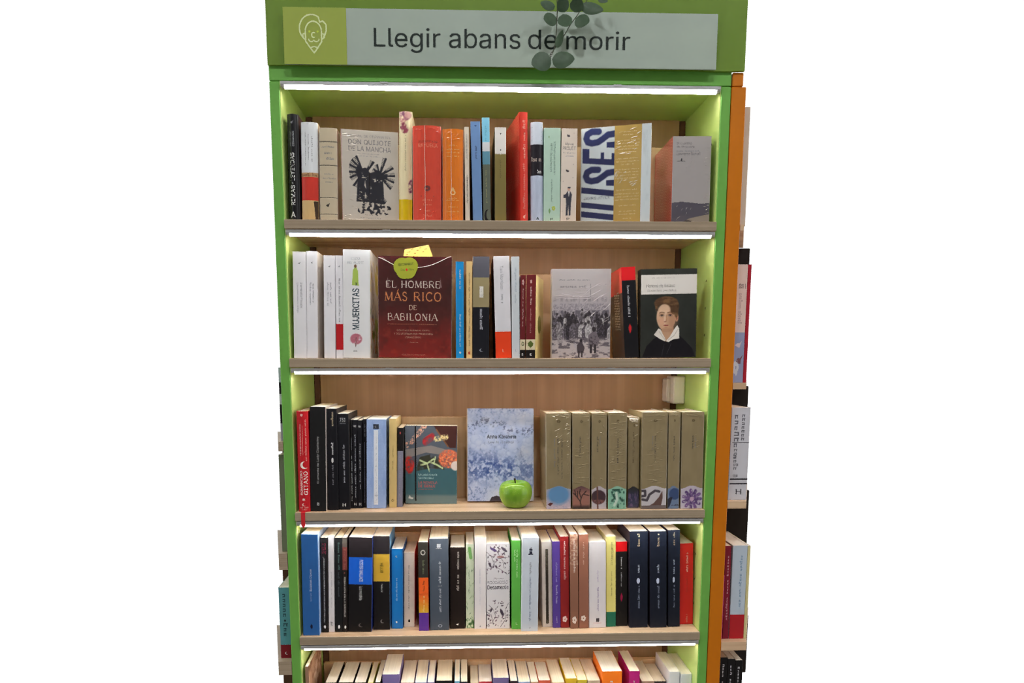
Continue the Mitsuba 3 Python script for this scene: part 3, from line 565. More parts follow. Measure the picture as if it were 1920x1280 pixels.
def art_flowers(U, V, W, H):
    im = flat(U, (228, 216, 176)); n = F(U, V, 7, 40, 2)
    for cx, cz, c in ((.3, .93, (176, 122, 120)), (.55, .95, (150, 96, 112)), (.2, .985, (120, 74, 96)), (.3, .87, (122, 52, 70)), (.7, .97, (190, 146, 140)), (.45, .835, (138, 66, 82))): im = lay(im, ell(U, V, cx, cz, .26, .032, .3)*np.clip((n-.32)*5, 0, 1), c)
    im = lay(im, ell(U, V, .95, .32, .24, .07, .3)*np.clip((n-.4)*6, 0, 1), (110, 56, 84)); im = lay(im, rect(U, V, 0, 1, 0, .208), (214, 184, 22)); return im
def art_mujer(U, V, W, H):
    im = flat(U, (228, 230, 232)); c = .46
    im = lay(im, inpoly(U, V, [(c-.13, .675), (c-.10, .76), (c-.09, .815), (c-.03, .835), (c+.05, .835), (c+.10, .80), (c+.11, .70), (c+.13, .67)]), (168, 196, 92)); im = lay(im, ell(U, V, c, .848, .05, .016, .3), (112, 84, 62)); im = lay(im, rect(U, V, c+.01, c+.06, .67, .70), (90, 110, 60))
    im = lay(im, ell(U, V, c+.02, .178, .22, .05, .2)*np.clip((F(U, V, 10, 40, 2)-.2)*4, 0, 1), (188, 112, 128)); im = lay(im, stroke(U, V, [(c, .105), (c+.01, .15), (c+.02, .19)], .012, 4), (120, 90, 90)); return im
def art_mujer_side(U, V, W, H):
    im = flat(U, (222, 214, 204)); n = F(U, V, 6, 9, 3); n2 = F(U, V, 14, 18, 6); im = lay(im, np.clip((n-.5)*6, 0, 1)*rect(U, V, 0, 1, .62, .92), (208, 190, 96)); im = lay(im, np.clip((n2-.52)*7, 0, 1)*rect(U, V, 0, 1, .38, .62), (150, 146, 150))
    im = lay(im, np.clip((n2-.5)*7, 0, 1)*rect(U, V, 0, 1, .05, .38), (204, 132, 96)); im = lay(im, np.clip((n-.55)*7, 0, 1)*rect(U, V, 0, 1, .05, .5), (120, 136, 62)); return im
def art_leaf(U, V, W, H):
    im = flat(U, (206, 218, 190)); a = H/W; r = random.Random(9)
    for i in range(26):
        cx, cz, an, l = r.uniform(.05, .95), r.uniform(.02, .92), r.uniform(.6, 2.5), r.uniform(.15, .5); im = lay(im, stroke(U, V, [(cx, cz), (cx+.5*l*math.cos(an)+.05, cz+.5*l*math.sin(an)/a), (cx+l*math.cos(an), cz+l*math.sin(an)/a)], .035, a)*.75, r.choice(((112, 140, 96), (140, 166, 116), (84, 112, 78))))
    im = lay(im, stroke(U, V, [(.62, .84), (.45, .95)], .20, a), (116, 172, 96)); return lay(im, rect(U, V, 0, 1, 0, .12)*np.clip((F(U, V, 5, 40, 3)-.45)*6, 0, 1), (70, 110, 66))
def art_birds(U, V, W, H):
    im = flat(U, (226, 224, 228)); k = (66, 52, 72); a = H/W
    S = lambda p, w: stroke(U, V, p, w, a)
    for p in ([(0, .90), (.2, .86), (.35, .74), (.6, .70), (.9, .64)], [(.55, .98), (.5, .88), (.7, .80), (.75, .72)], [(.1, .28), (.3, .22), (.4, .14), (.2, .06)], [(.95, .30), (.8, .22), (.8, .10), (.6, .02)], [(.4, .82), (.9, .84)], [(.05, .72), (.2, .70), (.35, .78)], [(.0, .20), (.2, .16), (.3, .05)]): im = lay(im, S(p, .009), k)
    r = random.Random(3)
    for _ in range(95):
        cz = r.choice((r.uniform(.64, .98), r.uniform(.02, .34))); cx = r.uniform(.03, .97); an = r.uniform(0, 3.1); l = r.uniform(.05, .115); mx, mz = cx+.5*l*math.cos(an), cz+.5*l*math.sin(an)/a; e = ((U-mx)*math.cos(an)+(V-mz)*a*math.sin(an))/(l*.6), (-(U-mx)*math.sin(an)+(V-mz)*a*math.cos(an))/(l*.30)
        im = lay(im, np.clip((1-e[0]**2-e[1]**2)*2.5, 0, 1), r.choice((k, (92, 72, 92), (52, 46, 58), (110, 84, 104))))
    for mx, mz, l, an, c in ((.30, .93, .18, -.5, (84, 68, 116)), (.76, .93, .18, -.7, (74, 66, 82)), (.15, .75, .14, -1.1, (72, 62, 76)), (.66, .19, .19, -1.2, (66, 58, 74)), (.6, .845, .16, .05, (160, 116, 118)), (.2, .22, .12, 1.1, (72, 62, 76))):
        e = ((U-mx)*math.cos(an)+(V-mz)*a*math.sin(an))/l, (-(U-mx)*math.sin(an)+(V-mz)*a*math.cos(an))/(l*.34); im = lay(im, np.clip((1-e[0]**2-e[1]**2)*4, 0, 1), c)
    return im
GOLD = (154, 139, 104)
def art_gold(kind):
    def fn(U, V, W, H):
        im = flat(U, GOLD); im += (F(U, V, 5, 9, kind)-.5)[..., None]*16; n = F(U, V, 9, 34, kind+3); n2 = F(U, V, 20, 70, kind+9); a = H/W
        top = .225+.016*np.sin((U-.25)*6.2); P = (V < top).astype(float); bg = ((204, 190, 204), (170, 118, 104), (206, 198, 204), (150, 204, 180), (60, 62, 96), (212, 208, 212), (118, 140, 172), (206, 198, 212))[kind]
        pic = flat(U, bg); S = lambda p, w: stroke(U, V, p, w, a)
        if kind == 0: pic = lay(pic, ell(U, V, .5, .15, .46, .10, .4), (104, 158, 204)); pic = lay(pic, rect(U, V, 0, 1, 0, .09)*np.clip((n2-.5)*6, 0, 1)*.6, (150, 160, 190)); pic = lay(pic, inpoly(U, V, [(.05, .05), (.15, .03), (.28, .06), (.16, .07)]), (92, 42, 46))
        if kind == 1:
            pic = lay(pic, np.clip((V-.16)*12, 0, 1)*.8, (78, 52, 66)); pic = lay(pic, np.clip((.05-V)*30, 0, 1), (54, 40, 42))
            for p in ([(.5, .02), (.45, .08), (.2, .14), (.05, .17)], [(.45, .08), (.55, .14), (.8, .19)], [(.5, .11), (.4, .17), (.45, .21)], [(.3, .12), (.3, .19)], [(.65, .155), (.95, .14)], [(.2, .14), (.12, .2)]): pic = lay(pic, S(p, .028), (50, 34, 36))
        if kind == 2: pic = lay(pic, ell(U, V, .47, .125, .50, .075, .12), (70, 48, 58)); pic = lay(pic, rect(U, V, 0, 1, .05, .10)*ell(U, V, .47, .125, .5, .075, .1)*np.clip((n-.4)*6, 0, 1), (136, 88, 84)); pic = lay(pic, S([(.38, .23), (.42, .0)], .05), (106, 66, 60))
        if kind == 3: pic = lay(pic, np.clip((n-.47)*9, 0, 1)*rect(U, V, .15, .92, .01, .21), (44, 92, 78)); pic = lay(pic, S([(.35, .04), (.5, .10), (.45, .17)], .07), (214, 236, 220))
        if kind == 4: pic = lay(pic, np.clip((n-.5)*7, 0, 1), (110, 92, 132)); pic = lay(pic, np.clip((V-.14)*14, 0, 1), (40, 44, 52))
        if kind == 5:
            for p in ([(.02, .19), (.14, .19), (.15, .14), (.03, .135)], [(.04, .10), (.22, .09), (.32, .15), (.55, .19), (.72, .18)]): pic = lay(pic, S(p, .05), (74, 70, 80))
            pic = lay(pic, inpoly(U, V, [(.3, .03), (.5, .06), (.7, .12), (.84, .19), (.86, .12), (.8, .03), (.95, .01), (.3, 0)]), (104, 78, 74)); pic = lay(pic, rect(U, V, 0, 1, 0, .035), (120, 108, 108))
        if kind == 6: pic = lay(pic, ell(U, V, .62, .155, .5, .06, .2), (56, 82, 130)); pic = lay(pic, inpoly(U, V, [(0, 0), (0, .10), (.2, .12), (.45, .12), (.2, .03)]), (36, 42, 64)); pic = lay(pic, rect(U, V, .35, 1, .03, .045)*(n2 > .45), (66, 70, 92))
        if kind == 7:
            for q in range(11): t_ = q*.571; pic = lay(pic, S([(.52, .10), (.52+.40*math.cos(t_), .10+.40*math.sin(t_)/a*1.05)], .075)*np.clip((n2-.25)*4, 0, 1), ((98, 72, 128), (124, 92, 150))[q % 2])
            pic = lay(pic, ell(U, V, .52, .10, .10, .025, .4), (206, 176, 200))
        return im*(1-P[..., None])+pic*P[..., None]
    return fn
def art_zigzag(U, V, W, H):
    im = flat(U, (226, 224, 220)); zz = .715+.008*np.abs(((U*7) % 1)*2-1)*2; return lay(im, (V < zz).astype(float), (124, 112, 62))
def art_dots(U, V, W, H):
    x, z = U*W*1000, V*H*1000; d = np.hypot((x % 2.2)-1.1, (z % 2.2)-1.1); return lay(flat(U, (140, 166, 214)), (d < .6).astype(float), (176, 196, 230))
def art_proust(U, V, W, H):
    im = flat(U, (218, 206, 194)); k = (58, 60, 72)
    im = lay(im, inpoly(U, V, [(.33, .075), (.36, .20), (.30, .30), (.44, .335), (.60, .335), (.72, .30), (.66, .20), (.64, .075), (.54, .075), (.50, .20), (.46, .075)]), k); im = lay(im, rect(U, V, .18, .34, .26, .30), k); im = lay(im, ell(U, V, .52, .355, .09, .018, .3), (206, 168, 150)); im = lay(im, rect(U, V, .42, .62, .366, .38), k); im = lay(im, inpoly(U, V, [(.46, .335), (.52, .27), (.58, .335)]), (226, 222, 218))
    for cx, cz in ((.45, .92), (.42, .55)): im = lay(im, ell(U, V, cx, cz, .09, .011, .3)+ell(U, V, cx-.07, cz+.01, .05, .006, .3), (70, 66, 72))
    for cx, cz in ((.8, .95), (.78, .62), (.15, .44), (.75, .48), (.1, .12)): im = lay(im, ell(U, V, cx, cz, .03, .004, .3), (150, 140, 134))
    return im
def art_zig_side(U, V, W, H):
    im = flat(U, (42, 40, 42)); im = lay(im, (V > .73+.1*U*0).astype(float), (206, 44, 48)); return lay(im, rect(U, V, .35, .75, .32, .74)*((V*34+U*1.5) % 1 < .45), (186, 182, 176))
G = {
'r1a':(-0.4835,0.0120,0.0253,0.2289,0.66),'r1b':(-0.4553,0.0140,0.0376,0.2124,1.09),'r1c':(-0.4144,0.0140,0.0400,0.2008,1.00),'quijote':(-0.3636,0.0140,0.1277,0.1994,0.30),'r1e':(-0.2355,0.0200,0.0295,0.2393,0.90),'r1f':(-0.2027,0.0120,0.0635,0.2065,0.25),'r1g':(-0.1358,0.0120,0.0465,0.2002,0.40),
'r1h':(-0.0841,0.0120,0.0106,0.2062,-0.53),'r1i':(-0.0664,0.0120,0.0215,0.2178,-1.39),'r1j':(-0.0426,0.0120,0.0170,0.2265,-0.87),'r1k':(-0.0163,0.0140,0.0255,0.2065,-0.11),'r1l':(0.0412,0.0120,0.0200,0.2394,-0.74),'r1m':(0.0665,0.0140,0.0283,0.2181,-0.70),'r1n':(0.0951,0.0120,0.0381,0.2058,-0.22),
'r1o':(0.1340,0.0120,0.0357,0.2051,0.15),'ulises':(0.1854,0.0480,0.1587,0.2159,-0.30),'r1q':(0.3912,0.0120,0.0879,0.1905,-0.60),'r2a':(-0.4835,0.0100,0.0298,0.2406,1.25),'r2b':(-0.4535,0.0100,0.0251,0.2419,1.47),'r2c':(-0.4138,0.0100,0.0263,0.2326,1.31),'r2d':(-0.3857,0.0100,0.0168,0.2327,0.99),
'mujer':(-0.3687,0.0080,0.0619,0.2450,1.20),'hombre':(-0.2878,0.0120,0.1695,0.2302,0.79),'r2g':(-0.1073,0.0080,0.0186,0.2197,0.16),'r2h':(-0.0832,0.0080,0.0136,0.2205,0.22),'r2i':(-0.0681,0.0080,0.0380,0.2314,0.25),'r2j':(-0.0141,0.0080,0.0371,0.2322,-1.56),'r2k':(0.0238,0.0080,0.0184,0.2317,-0.66),
'r2l':(0.0424,0.0080,0.0122,0.1899,0.15),'r2m':(0.0561,0.0080,0.0219,0.1905,0.24),'tiempo':(0.1194,0.0300,0.1396,0.2070,-0.35),'r2o':(0.2916,0.0120,0.0331,0.2093,-4.01),'portrait':(0.3276,0.0100,0.1320,0.2045,-1.30),'r3a':(-0.4835,0.0020,0.0275,0.2386,0.54),'r3b':(-0.4558,0.0046,0.0363,0.2485,1.31),
'r3c':(-0.4163,0.0169,0.0241,0.2437,0.50),'r3d':(-0.3921,0.0223,0.0267,0.2313,0.46),'r3e':(-0.3652,0.0375,0.0035,0.2161,0.98),'r3f':(-0.3611,0.0369,0.0122,0.2154,0.97),'r3g':(-0.3485,0.0365,0.0106,0.2142,0.95),'r3h':(-0.3377,0.0456,0.0088,0.2165,1.08),'r3i':(-0.3265,0.0329,0.0458,0.2164,1.20),
'r3j':(-0.2737,0.0429,0.0182,0.2172,1.01),'r3k':(-0.2552,0.0484,0.0139,0.1947,1.50),'anna':(-0.0828,0.0950,0.1691,0.2345,0.12),'ga':(0.1089,0.0091,0.0585,0.2314,-0.85),'gb':(0.1719,0.0077,0.0416,0.2314,-0.85),'gc':(0.2180,0.0057,0.0351,0.2317,-0.85),'gd':(0.2575,0.0038,0.0435,0.2323,-0.85),
'ge':(0.3086,0.0183,0.0265,0.2204,-0.85),'gf':(0.3382,0.0028,0.0599,0.2333,-0.85),'gg':(0.4021,0.0035,0.0270,0.2334,-0.85),'gh':(0.4340,0.0037,0.0524,0.2337,-0.85),'r4a':(-0.4835,0.0020,0.0396,0.2520,0.72),'r4b':(-0.4437,0.0207,0.0182,0.2385,1.12),'r4c':(-0.4253,0.0219,0.0145,0.2398,1.20),
'r4d':(-0.4093,0.0212,0.0185,0.2381,1.09),'r4e':(-0.3905,0.0209,0.0120,0.2385,1.04),'r4f':(-0.3771,0.0195,0.0567,0.2381,1.78),'r4g':(-0.3166,0.0329,0.0401,0.2380,0.88),'r4h':(-0.2729,0.0389,0.0286,0.2040,0.87),'r4i':(-0.2428,0.0485,0.0268,0.1916,0.84),'r4j':(-0.2028,0.0232,0.0239,0.2246,0.04),
'r4k':(-0.1755,0.0252,0.0466,0.2323,-0.14),'r4l':(-0.1262,0.0341,0.0366,0.2081,0.24),'r4m':(-0.0869,0.0353,0.0199,0.2156,0.14),'r4n':(-0.0658,0.0308,0.0286,0.2330,0.28),'r4o':(-0.0352,0.0307,0.0574,0.2175,-0.14),'r4p':(0.0269,0.0256,0.0226,0.2265,-0.33),'r4q':(0.0497,0.0107,0.0411,0.2367,0.22),
'r4r':(0.1056,0.0364,0.0254,0.2194,-1.30),'r4s':(0.1312,0.0309,0.0192,0.2214,-1.26),'r4t':(0.1507,0.0301,0.0219,0.2339,-1.32),'r4u':(0.1743,0.0245,0.0199,0.2405,-1.32),'r4v':(0.1959,0.0250,0.0242,0.2402,-1.29),'r4w':(0.2212,0.0268,0.0426,0.2199,-1.24),'r4x':(0.2661,0.0335,0.0241,0.2320,-1.35),
'r4y':(0.2918,0.0360,0.0286,0.2180,-1.60),'r4z':(0.3234,0.0246,0.0454,0.2463,-1.60),'r4A':(0.3746,0.0228,0.0413,0.2463,-1.90),'r4B':(0.4210,0.0275,0.0302,0.2484,-1.90),'r4C':(0.4547,0.0430,0.0345,0.2100,-1.84),'genji':(-0.2371,0.0812,0.1287,0.1959,0.60),
}
GR = {1: 'books on the top shelf', 2: 'books on the second shelf', 3: 'books on the third shelf', 4: 'books on the fourth shelf'}
def B(k, row, name, label, zones, d=None, **kw):
    x, y, w, h, lean = G[k]
    if isinstance(zones, tuple): zones = [(1.0, zones)]
    if d is None: d = .163-y if row > 2 else .142
    return book(name, label, x, y, LV[row-1], w, h, d, zones, lean=lean, group=GR[row], **kw)
wh, gy, dk = (232, 232, 232), (128, 130, 138), (52, 50, 54)
HB, PB = 'hardback_book', 'paperback_book'
# top shelf
B('r1a', 1, HB, 'black hardback with white lettering Rimas y Leyendas, leftmost on the top shelf', (30, 32, 38), hard=True, bulge=.004, side=(62, 44, 52), bsdf='gloss',
  texts=[('RIMAS', 'u', .24, .62, .145, .335, wh, 1), ('Y', 'u', .36, .5, .345, .362, wh), ('LEYENDAS', 'u', .24, .62, .375, .64, wh, 1), ('BÉCQUER', 'u', .44, .64, .70, .84, (190, 194, 200)), ('#16', 'u', .22, .34, .70, .84, gy), ('A', 'h', .2, .62, .03, .082, wh, 1), ('@bird', 'h', .3, .6, .91, .94, gy)])
B('r1b', 1, HB, 'white topped hardback with a red band and tan foot beside the black Rimas y Leyendas', [(.209, (214, 182, 128)), (.447, (208, 62, 52)), (.492, (186, 148, 108)), (1, (222, 228, 232))], hard=True, bulge=.003, side=(200, 176, 150), bsdf='gloss',
  texts=[('#24', 'd', .26, .33, .56, .90, gy), ('#16', 'd', .44, .50, .62, .88, gy), ('#14', 'd', .64, .72, .60, .86, gy), ('#12', 'h', .05, .95, .455, .485, (120, 84, 60)), ('@wedge', 'h', .74, 1.0, .0, .2, (70, 56, 44))])
B('r1c', 1, HB, 'beige hardback with ruled lines and a small black mark, left of Don Quijote', [(.07, (206, 194, 168)), (.076, dk), (.25, (206, 194, 168)), (.255, dk), (.595, (206, 194, 168)), (.607, (110, 104, 92)), (.848, (206, 194, 168)), (.860, (110, 104, 92)), (1, (206, 194, 168))], hard=True, bulge=.002, side=(196, 184, 160), bsdf='gloss', film={'s': 3, 'l': 0, 'r': 0},
  texts=[('#12', 'h', .15, .85, .79, .81, gy), ('#9', 'h', .3, .7, .72, .75, gy), ('#8', 'h', .4, .9, .66, .69, gy), ('#9', 'h', .3, .8, .50, .515, gy), ('#12', 'h', .2, .95, .455, .47, gy), ('#8', 'h', .35, .75, .415, .43, gy), ('@bird', 'h', .36, .58, .15, .195, (30, 30, 30))])
B('quijote', 1, HB, 'grey Don Quijote de la Mancha hardback with black windmills, cover facing out', (206, 200, 190), d=.034, face=True, hard=True, yaw=9.0, left=(168, 92, 96), r=.003, art=art_mills, bsdf='gloss', step=.0009, film={'s': 5, 'l': 0, 'r': 0, 'creases': ((26, .0, .45, .0, .35, .03, .10, -20), (12, .0, .3, .7, .95, .05, .14, 10), (8, .02, .06, .1, .9, .02, .05, 80))},
  texts=[('MIGUEL DE CERVANTES', 'h', .13, .87, .922, .948, (150, 146, 144)), ('DON QUIJOTE', 'h', .13, .87, .842, .898, (112, 110, 114)), ('DE LA MANCHA', 'h', .13, .87, .772, .826, (112, 110, 114)), ('#26', 'h', .3, .68, .742, .752, gy), ('#26', 'h', .3, .68, .716, .726, gy), ('#26', 'h', .32, .68, .04, .05, gy), ('#12', 'h', .4, .6, .012, .022, gy)])
B('r1e', 1, HB, 'tall cream hardback with red flowers on top and a yellow foot', (228, 216, 176), hard=True, bulge=.004, side=(222, 212, 180), art=art_flowers, bsdf='gloss', texts=[('#26', 'u', .42, .54, .46, .79, (150, 140, 110))])
B('r1f', 1, HB, 'plastic wrapped red Rayuela hardback with rounded spine', (222, 76, 56), hard=True, bulge=.006, side=(206, 70, 52), bsdf='gloss', film={'s': 8, 'amp': .0006, 'seam': .44, 'creases': ((22, .04, .96, .0, .12, .05, .14, 20), (16, .05, .95, .93, .99, .08, .2, 5), (26, .88, .97, .1, .95, .04, .08, 60), (12, .35, .55, .1, .5, .04, .1, 40))},
  texts=[('RAYUELA', 'h', .2, .88, .775, .812, (246, 156, 128)), ('JULIO CORTÁZAR', 'h', .2, .88, .825, .85, (140, 60, 56)), ('@disc', 'h', .40, .62, .315, .375, (120, 54, 56)), ('@bar', 'h', .28, .75, .262, .267, (120, 54, 56)), ('#10', 'h', .34, .68, .215, .235, (246, 150, 120)), ('#9', 'h', .36, .66, .165, .185, (246, 150, 120)), ('#7', 'h', .42, .62, .10, .12, (246, 150, 120)), ('#10', 'h', .36, .68, .05, .07, (246, 150, 120))])
B('r1g', 1, HB, 'plastic wrapped orange hardback with a pale drop mark, right of Rayuela', (232, 128, 30), hard=True, bulge=.005, side=(214, 112, 24), bsdf='gloss', film={'s': 11, 'amp': .0006, 'seam': .42, 'creases': ((20, .1, .9, .0, .10, .08, .2, 20), (20, .1, .95, .88, .98, .08, .25, 12), (12, .86, .96, .3, .9, .05, .1, 60))},
  texts=[('#8', 'h', .3, .72, .815, .835, (248, 196, 120)), ('#12', 'h', .2, .82, .775, .79, (248, 196, 120)), ('#13', 'h', .18, .82, .74, .755, (248, 196, 120)), ('#12', 'h', .2, .8, .70, .715, (248, 196, 120)), ('@drop', 'h', .36, .64, .285, .375, (250, 206, 140)), ('#8', 'h', .3, .7, .245, .258, (248, 196, 120)), ('#12', 'h', .16, .82, .225, .236, (248, 196, 120)), ('#9', 'h', .26, .74, .15, .165, (248, 196, 120)), ('#11', 'h', .2, .8, .10, .115, (248, 196, 120))])
B('r1h', 1, PB, 'thin beige paperback lettered Pedro Páramo, between the orange and the blue book', (216, 206, 190), side=(190, 180, 164), texts=[('PEDRO PÁRAMO', 'u', .3, .72, .20, .49, dk), ('JUAN RULFO', 'u', .3, .66, .66, .92, gy)])
B('r1i', 1, PB, 'slate blue paperback leaning a little, on the top shelf', (112, 148, 198), side=(50, 68, 104), bsdf='gloss', texts=[('#12', 'd', .42, .62, .63, .76, (46, 62, 100)), ('@disc', 'h', .4, .62, .95, .965, (64, 88, 136))])
B('r1j', 1, PB, 'narrow book with a sky blue head, white label and grey green foot', [(.555, (96, 104, 92)), (.68, (94, 146, 168)), (.767, (222, 226, 232)), (1, (134, 206, 234))], side=(60, 66, 64), bsdf='gloss', texts=[('#18', 'd', .38, .6, .18, .5, (150, 150, 110)), ('@moon', 'h', .15, .9, .0, .12, (30, 30, 36)), ('#8', 'd', .4, .6, .77, .92, (90, 160, 190))])
B('r1k', 1, PB, 'book with a white head and zigzag edge over an olive spine', (150, 138, 84), side=(160, 152, 120), art=art_zigzag, texts=[('@disc', 'h', .46, .56, .925, .942, dk), ('@disc', 'h', .46, .56, .755, .772, dk), ('#20', 'd', .44, .58, .47, .66, (92, 80, 44))])
B('r1l', 1, HB, 'tall red hardback turned to show its hatched side, tallest on the top shelf', (220, 66, 54), hard=True, yaw=9.0, bulge=.001, bsdf='gloss', side=(206, 56, 46), left_art=lambda U, V, W, H: lay(flat(U, (206, 56, 46)), (V > .35).astype(float)*((V*34+U*16) % 1 < .16), (232, 130, 112)),
  texts=[('#13', 'u', .36, .66, .58, .93, (246, 176, 160)), ('#22', 'u', .36, .6, .12, .54, (240, 150, 136)), ('@bird', 'h', .3, .7, .03, .08, (246, 176, 160))])
B('r1m', 1, HB, 'pale blue hardback with a dark band across the middle, right of the tall red one', [(.47, (184, 196, 218)), (.778, (44, 40, 52)), (1, (212, 222, 236))], hard=True, bulge=.003, side=(180, 190, 206), bsdf='gloss',
  texts=[('#7', 'h', .05, .85, .61, .655, (200, 186, 176)), ('#5', 'h', .5, .95, .49, .53, wh), ('A', 'h', .42, .66, .022, .05, (50, 66, 70), 1), ('@bar', 'h', .1, .9, .945, .949, gy), ('@bar', 'h', .1, .9, .90, .904, gy), ('@bar', 'h', .1, .9, .86, .864, gy), ('@bar', 'h', .1, .9, .82, .824, gy)])
B('r1n', 1, PB, 'mint green paperback lettered Los pazos de Ulloa', (178, 208, 192), side=(160, 190, 174), texts=[('LOS PAZOS DE ULLOA', 'u', .38, .5, .54, .84, (56, 84, 78)), ('LA MADRE NATURALEZA', 'u', .58, .69, .51, .86, (70, 100, 92)), ('EMILIA PARDO BAZÁN', 'u', .42, .52, .22, .46, (90, 118, 108)), ('@flower', 'h', .5, .72, .125, .175, (176, 192, 84)), ('@leaf', 'h', .3, .42, .09, .15, (120, 160, 110)), ('P', 'h', .42, .58, .022, .045, (46, 70, 66), 1), ('@leaf', 'h', .25, .35, .89, .92, (140, 176, 140))])
B('r1o', 1, PB, 'beige Marcel Proust paperback with a man in a dark suit and bowler hat', (218, 206, 194), side=(200, 188, 176), art=art_proust, texts=[('Marcel', 'h', .25, .78, .822, .85, (110, 100, 100)), ('PROUST', 'h', .1, .9, .772, .81, (90, 84, 88)), ('Por el camino', 'h', .12, .9, .735, .75, gy), ('de Swann', 'h', .28, .78, .70, .718, gy), ('P', 'h', .4, .58, .025, .05, dk, 1)])
B('ulises', 1, HB, 'white Ulises hardback with big navy letters and a gold panel, cover facing out', (214, 224, 228), d=.045, face=True, hard=True, yaw=-15.6, side=(206, 214, 218), art=art_ulises, bsdf='gloss', step=.0009, film={'s': 14, 'l': 0, 'r': 0, 'creases': ((16, .5, .85, .4, .98, .04, .12, 15), (10, .5, .6, .42, .54, .05, .10, 60), (8, .7, .85, .36, .44, .04, .09, 20), (14, .86, .98, .1, .95, .03, .06, 70))},
  texts=[('JAMES JOYCE', 'h', .05, .43, .262, .292, (70, 76, 100))]+[('#%d' % n, 'h', a, b, z, z+.009, (240, 228, 190)) for n, a, b, z in ((16, .55, .80, .93), (12, .6, .75, .90), (22, .5, .84, .845), (22, .5, .84, .815), (24, .51, .83, .785), (20, .53, .80, .755), (18, .54, .80, .725), (22, .5, .84, .66), (22, .51, .84, .63), (14, .58, .77, .60), (24, .5, .84, .55), (24, .5, .84, .52), (22, .5, .83, .49), (24, .5, .84, .46), (20, .52, .82, .34), (24, .5, .84, .30), (24, .5, .84, .27), (22, .5, .84, .24), (18, .56, .80, .18), (14, .56, .8, .12), (14, .56, .8, .09), (8, .62, .74, .045))])
bq, Mq = B('r1q', 1, 'boxed_book_set', 'thick grey boxed set with red side, El cuarteto de Alejandría, at the right end', (176, 172, 172), d=.15, left=(190, 80, 80), right=(170, 166, 166), art=art_box, bsdf='gloss', film={'s': 17, 'r': 0, 'amp': .0006, 'creases': ((10, .35, .5, .6, .78, .04, .10, 60), (22, .85, .97, .1, .95, .04, .1, 10), (10, .1, .6, .0, .2, .04, .1, 60))},
  left_art=lambda U, V, W, H: lay(flat(U, (190, 82, 82)), ((V*30+np.abs(U*8 % 2-1)) % 1 < .18).astype(float), (210, 120, 116)),
  texts=[('El cuarteto', 'h', .1, .5, .905, .935, (104, 100, 104)), ('de Alejandría', 'h', .1, .56, .862, .892, (104, 100, 104)), ('#18', 'h', .1, .72, .825, .84, gy), ('Lawrence Durrell', 'h', .1, .72, .785, .815, (84, 82, 88)), ('@ship', 'h', .1, .34, .712, .75, (50, 50, 56))])
m = MB(); kx = np.linspace(0, 1, 13)
for a_, b_ in zip(kx, kx[1:]):
    ha, hb2 = [.19045+.0012+.0075*math.sin(math.pi*q)**1.4*(.75+.25*math.sin(q*17)) for q in (a_, b_)]
    m.quad((.036+.034*a_, .012, .1906), (.036+.034*b_, .012, .1906), (.036+.034*b_, .030, hb2), (.036+.034*a_, .030, ha), C(226, 224, 208)); m.quad((.036+.034*b_, .060, .1906), (.036+.034*a_, .060, .1906), (.036+.034*a_, .030, ha), (.036+.034*b_, .030, hb2), C(226, 224, 208))
put('wrap_knot', m.shape('gloss', Mq), bq, 'gathered end of the plastic wrap')
# second shelf
WP = (230, 230, 236)
mark = ('@bird', 'h', .4, .62, .885, .905, gy)
B('r2a', 2, PB, 'white paperback of Fernando Pessoa, leftmost on the second shelf', WP, side=(216, 214, 214), texts=[mark, ('Fernando Pessoa', 'd', .56, .74, .475, .71, (120, 122, 132)), ('Libro del desasosiego', 'd', .26, .44, .43, .71, (150, 152, 162))])
B('r2b', 2, PB, 'white paperback second from the left on the second shelf, grey two line title', WP, side=(222, 214, 206), texts=[mark, ('#14', 'd', .56, .72, .525, .70, (120, 122, 132)), ('#15', 'd', .3, .46, .50, .71, (140, 142, 152))])
B('r2c', 2, PB, 'slightly lower white paperback left of the one with a red label', WP, side=(216, 214, 214), texts=[mark, ('#13', 'd', .56, .72, .535, .74, (150, 150, 160)), ('#15', 'd', .3, .46, .51, .74, (160, 160, 170))])
B('r2d', 2, PB, 'thin white paperback with a red label near its foot, left of Mujercitas', [(.083, WP), (.337, (192, 32, 40)), (1, WP)], side=(216, 214, 214), texts=[mark, ('#28', 'd', .42, .66, .35, .78, gy)])
B('mujer', 2, HB, 'thick white Mujercitas with a green dress and a pink tree on its spine', (228, 230, 232), hard=True, bulge=.002, side=(222, 214, 204), art=art_mujer, side_art=art_mujer_side,
  texts=[('LOUISA', 'h', .3, .64, .905, .928, (150, 158, 166)), ('MAY ALCOTT', 'h', .16, .76, .868, .892, (150, 158, 166)), ('MUJERCITAS', 'u', .34, .60, .265, .645, (46, 66, 78), 1), ('#3', 'h', .38, .52, .06, .075, (30, 40, 50))])
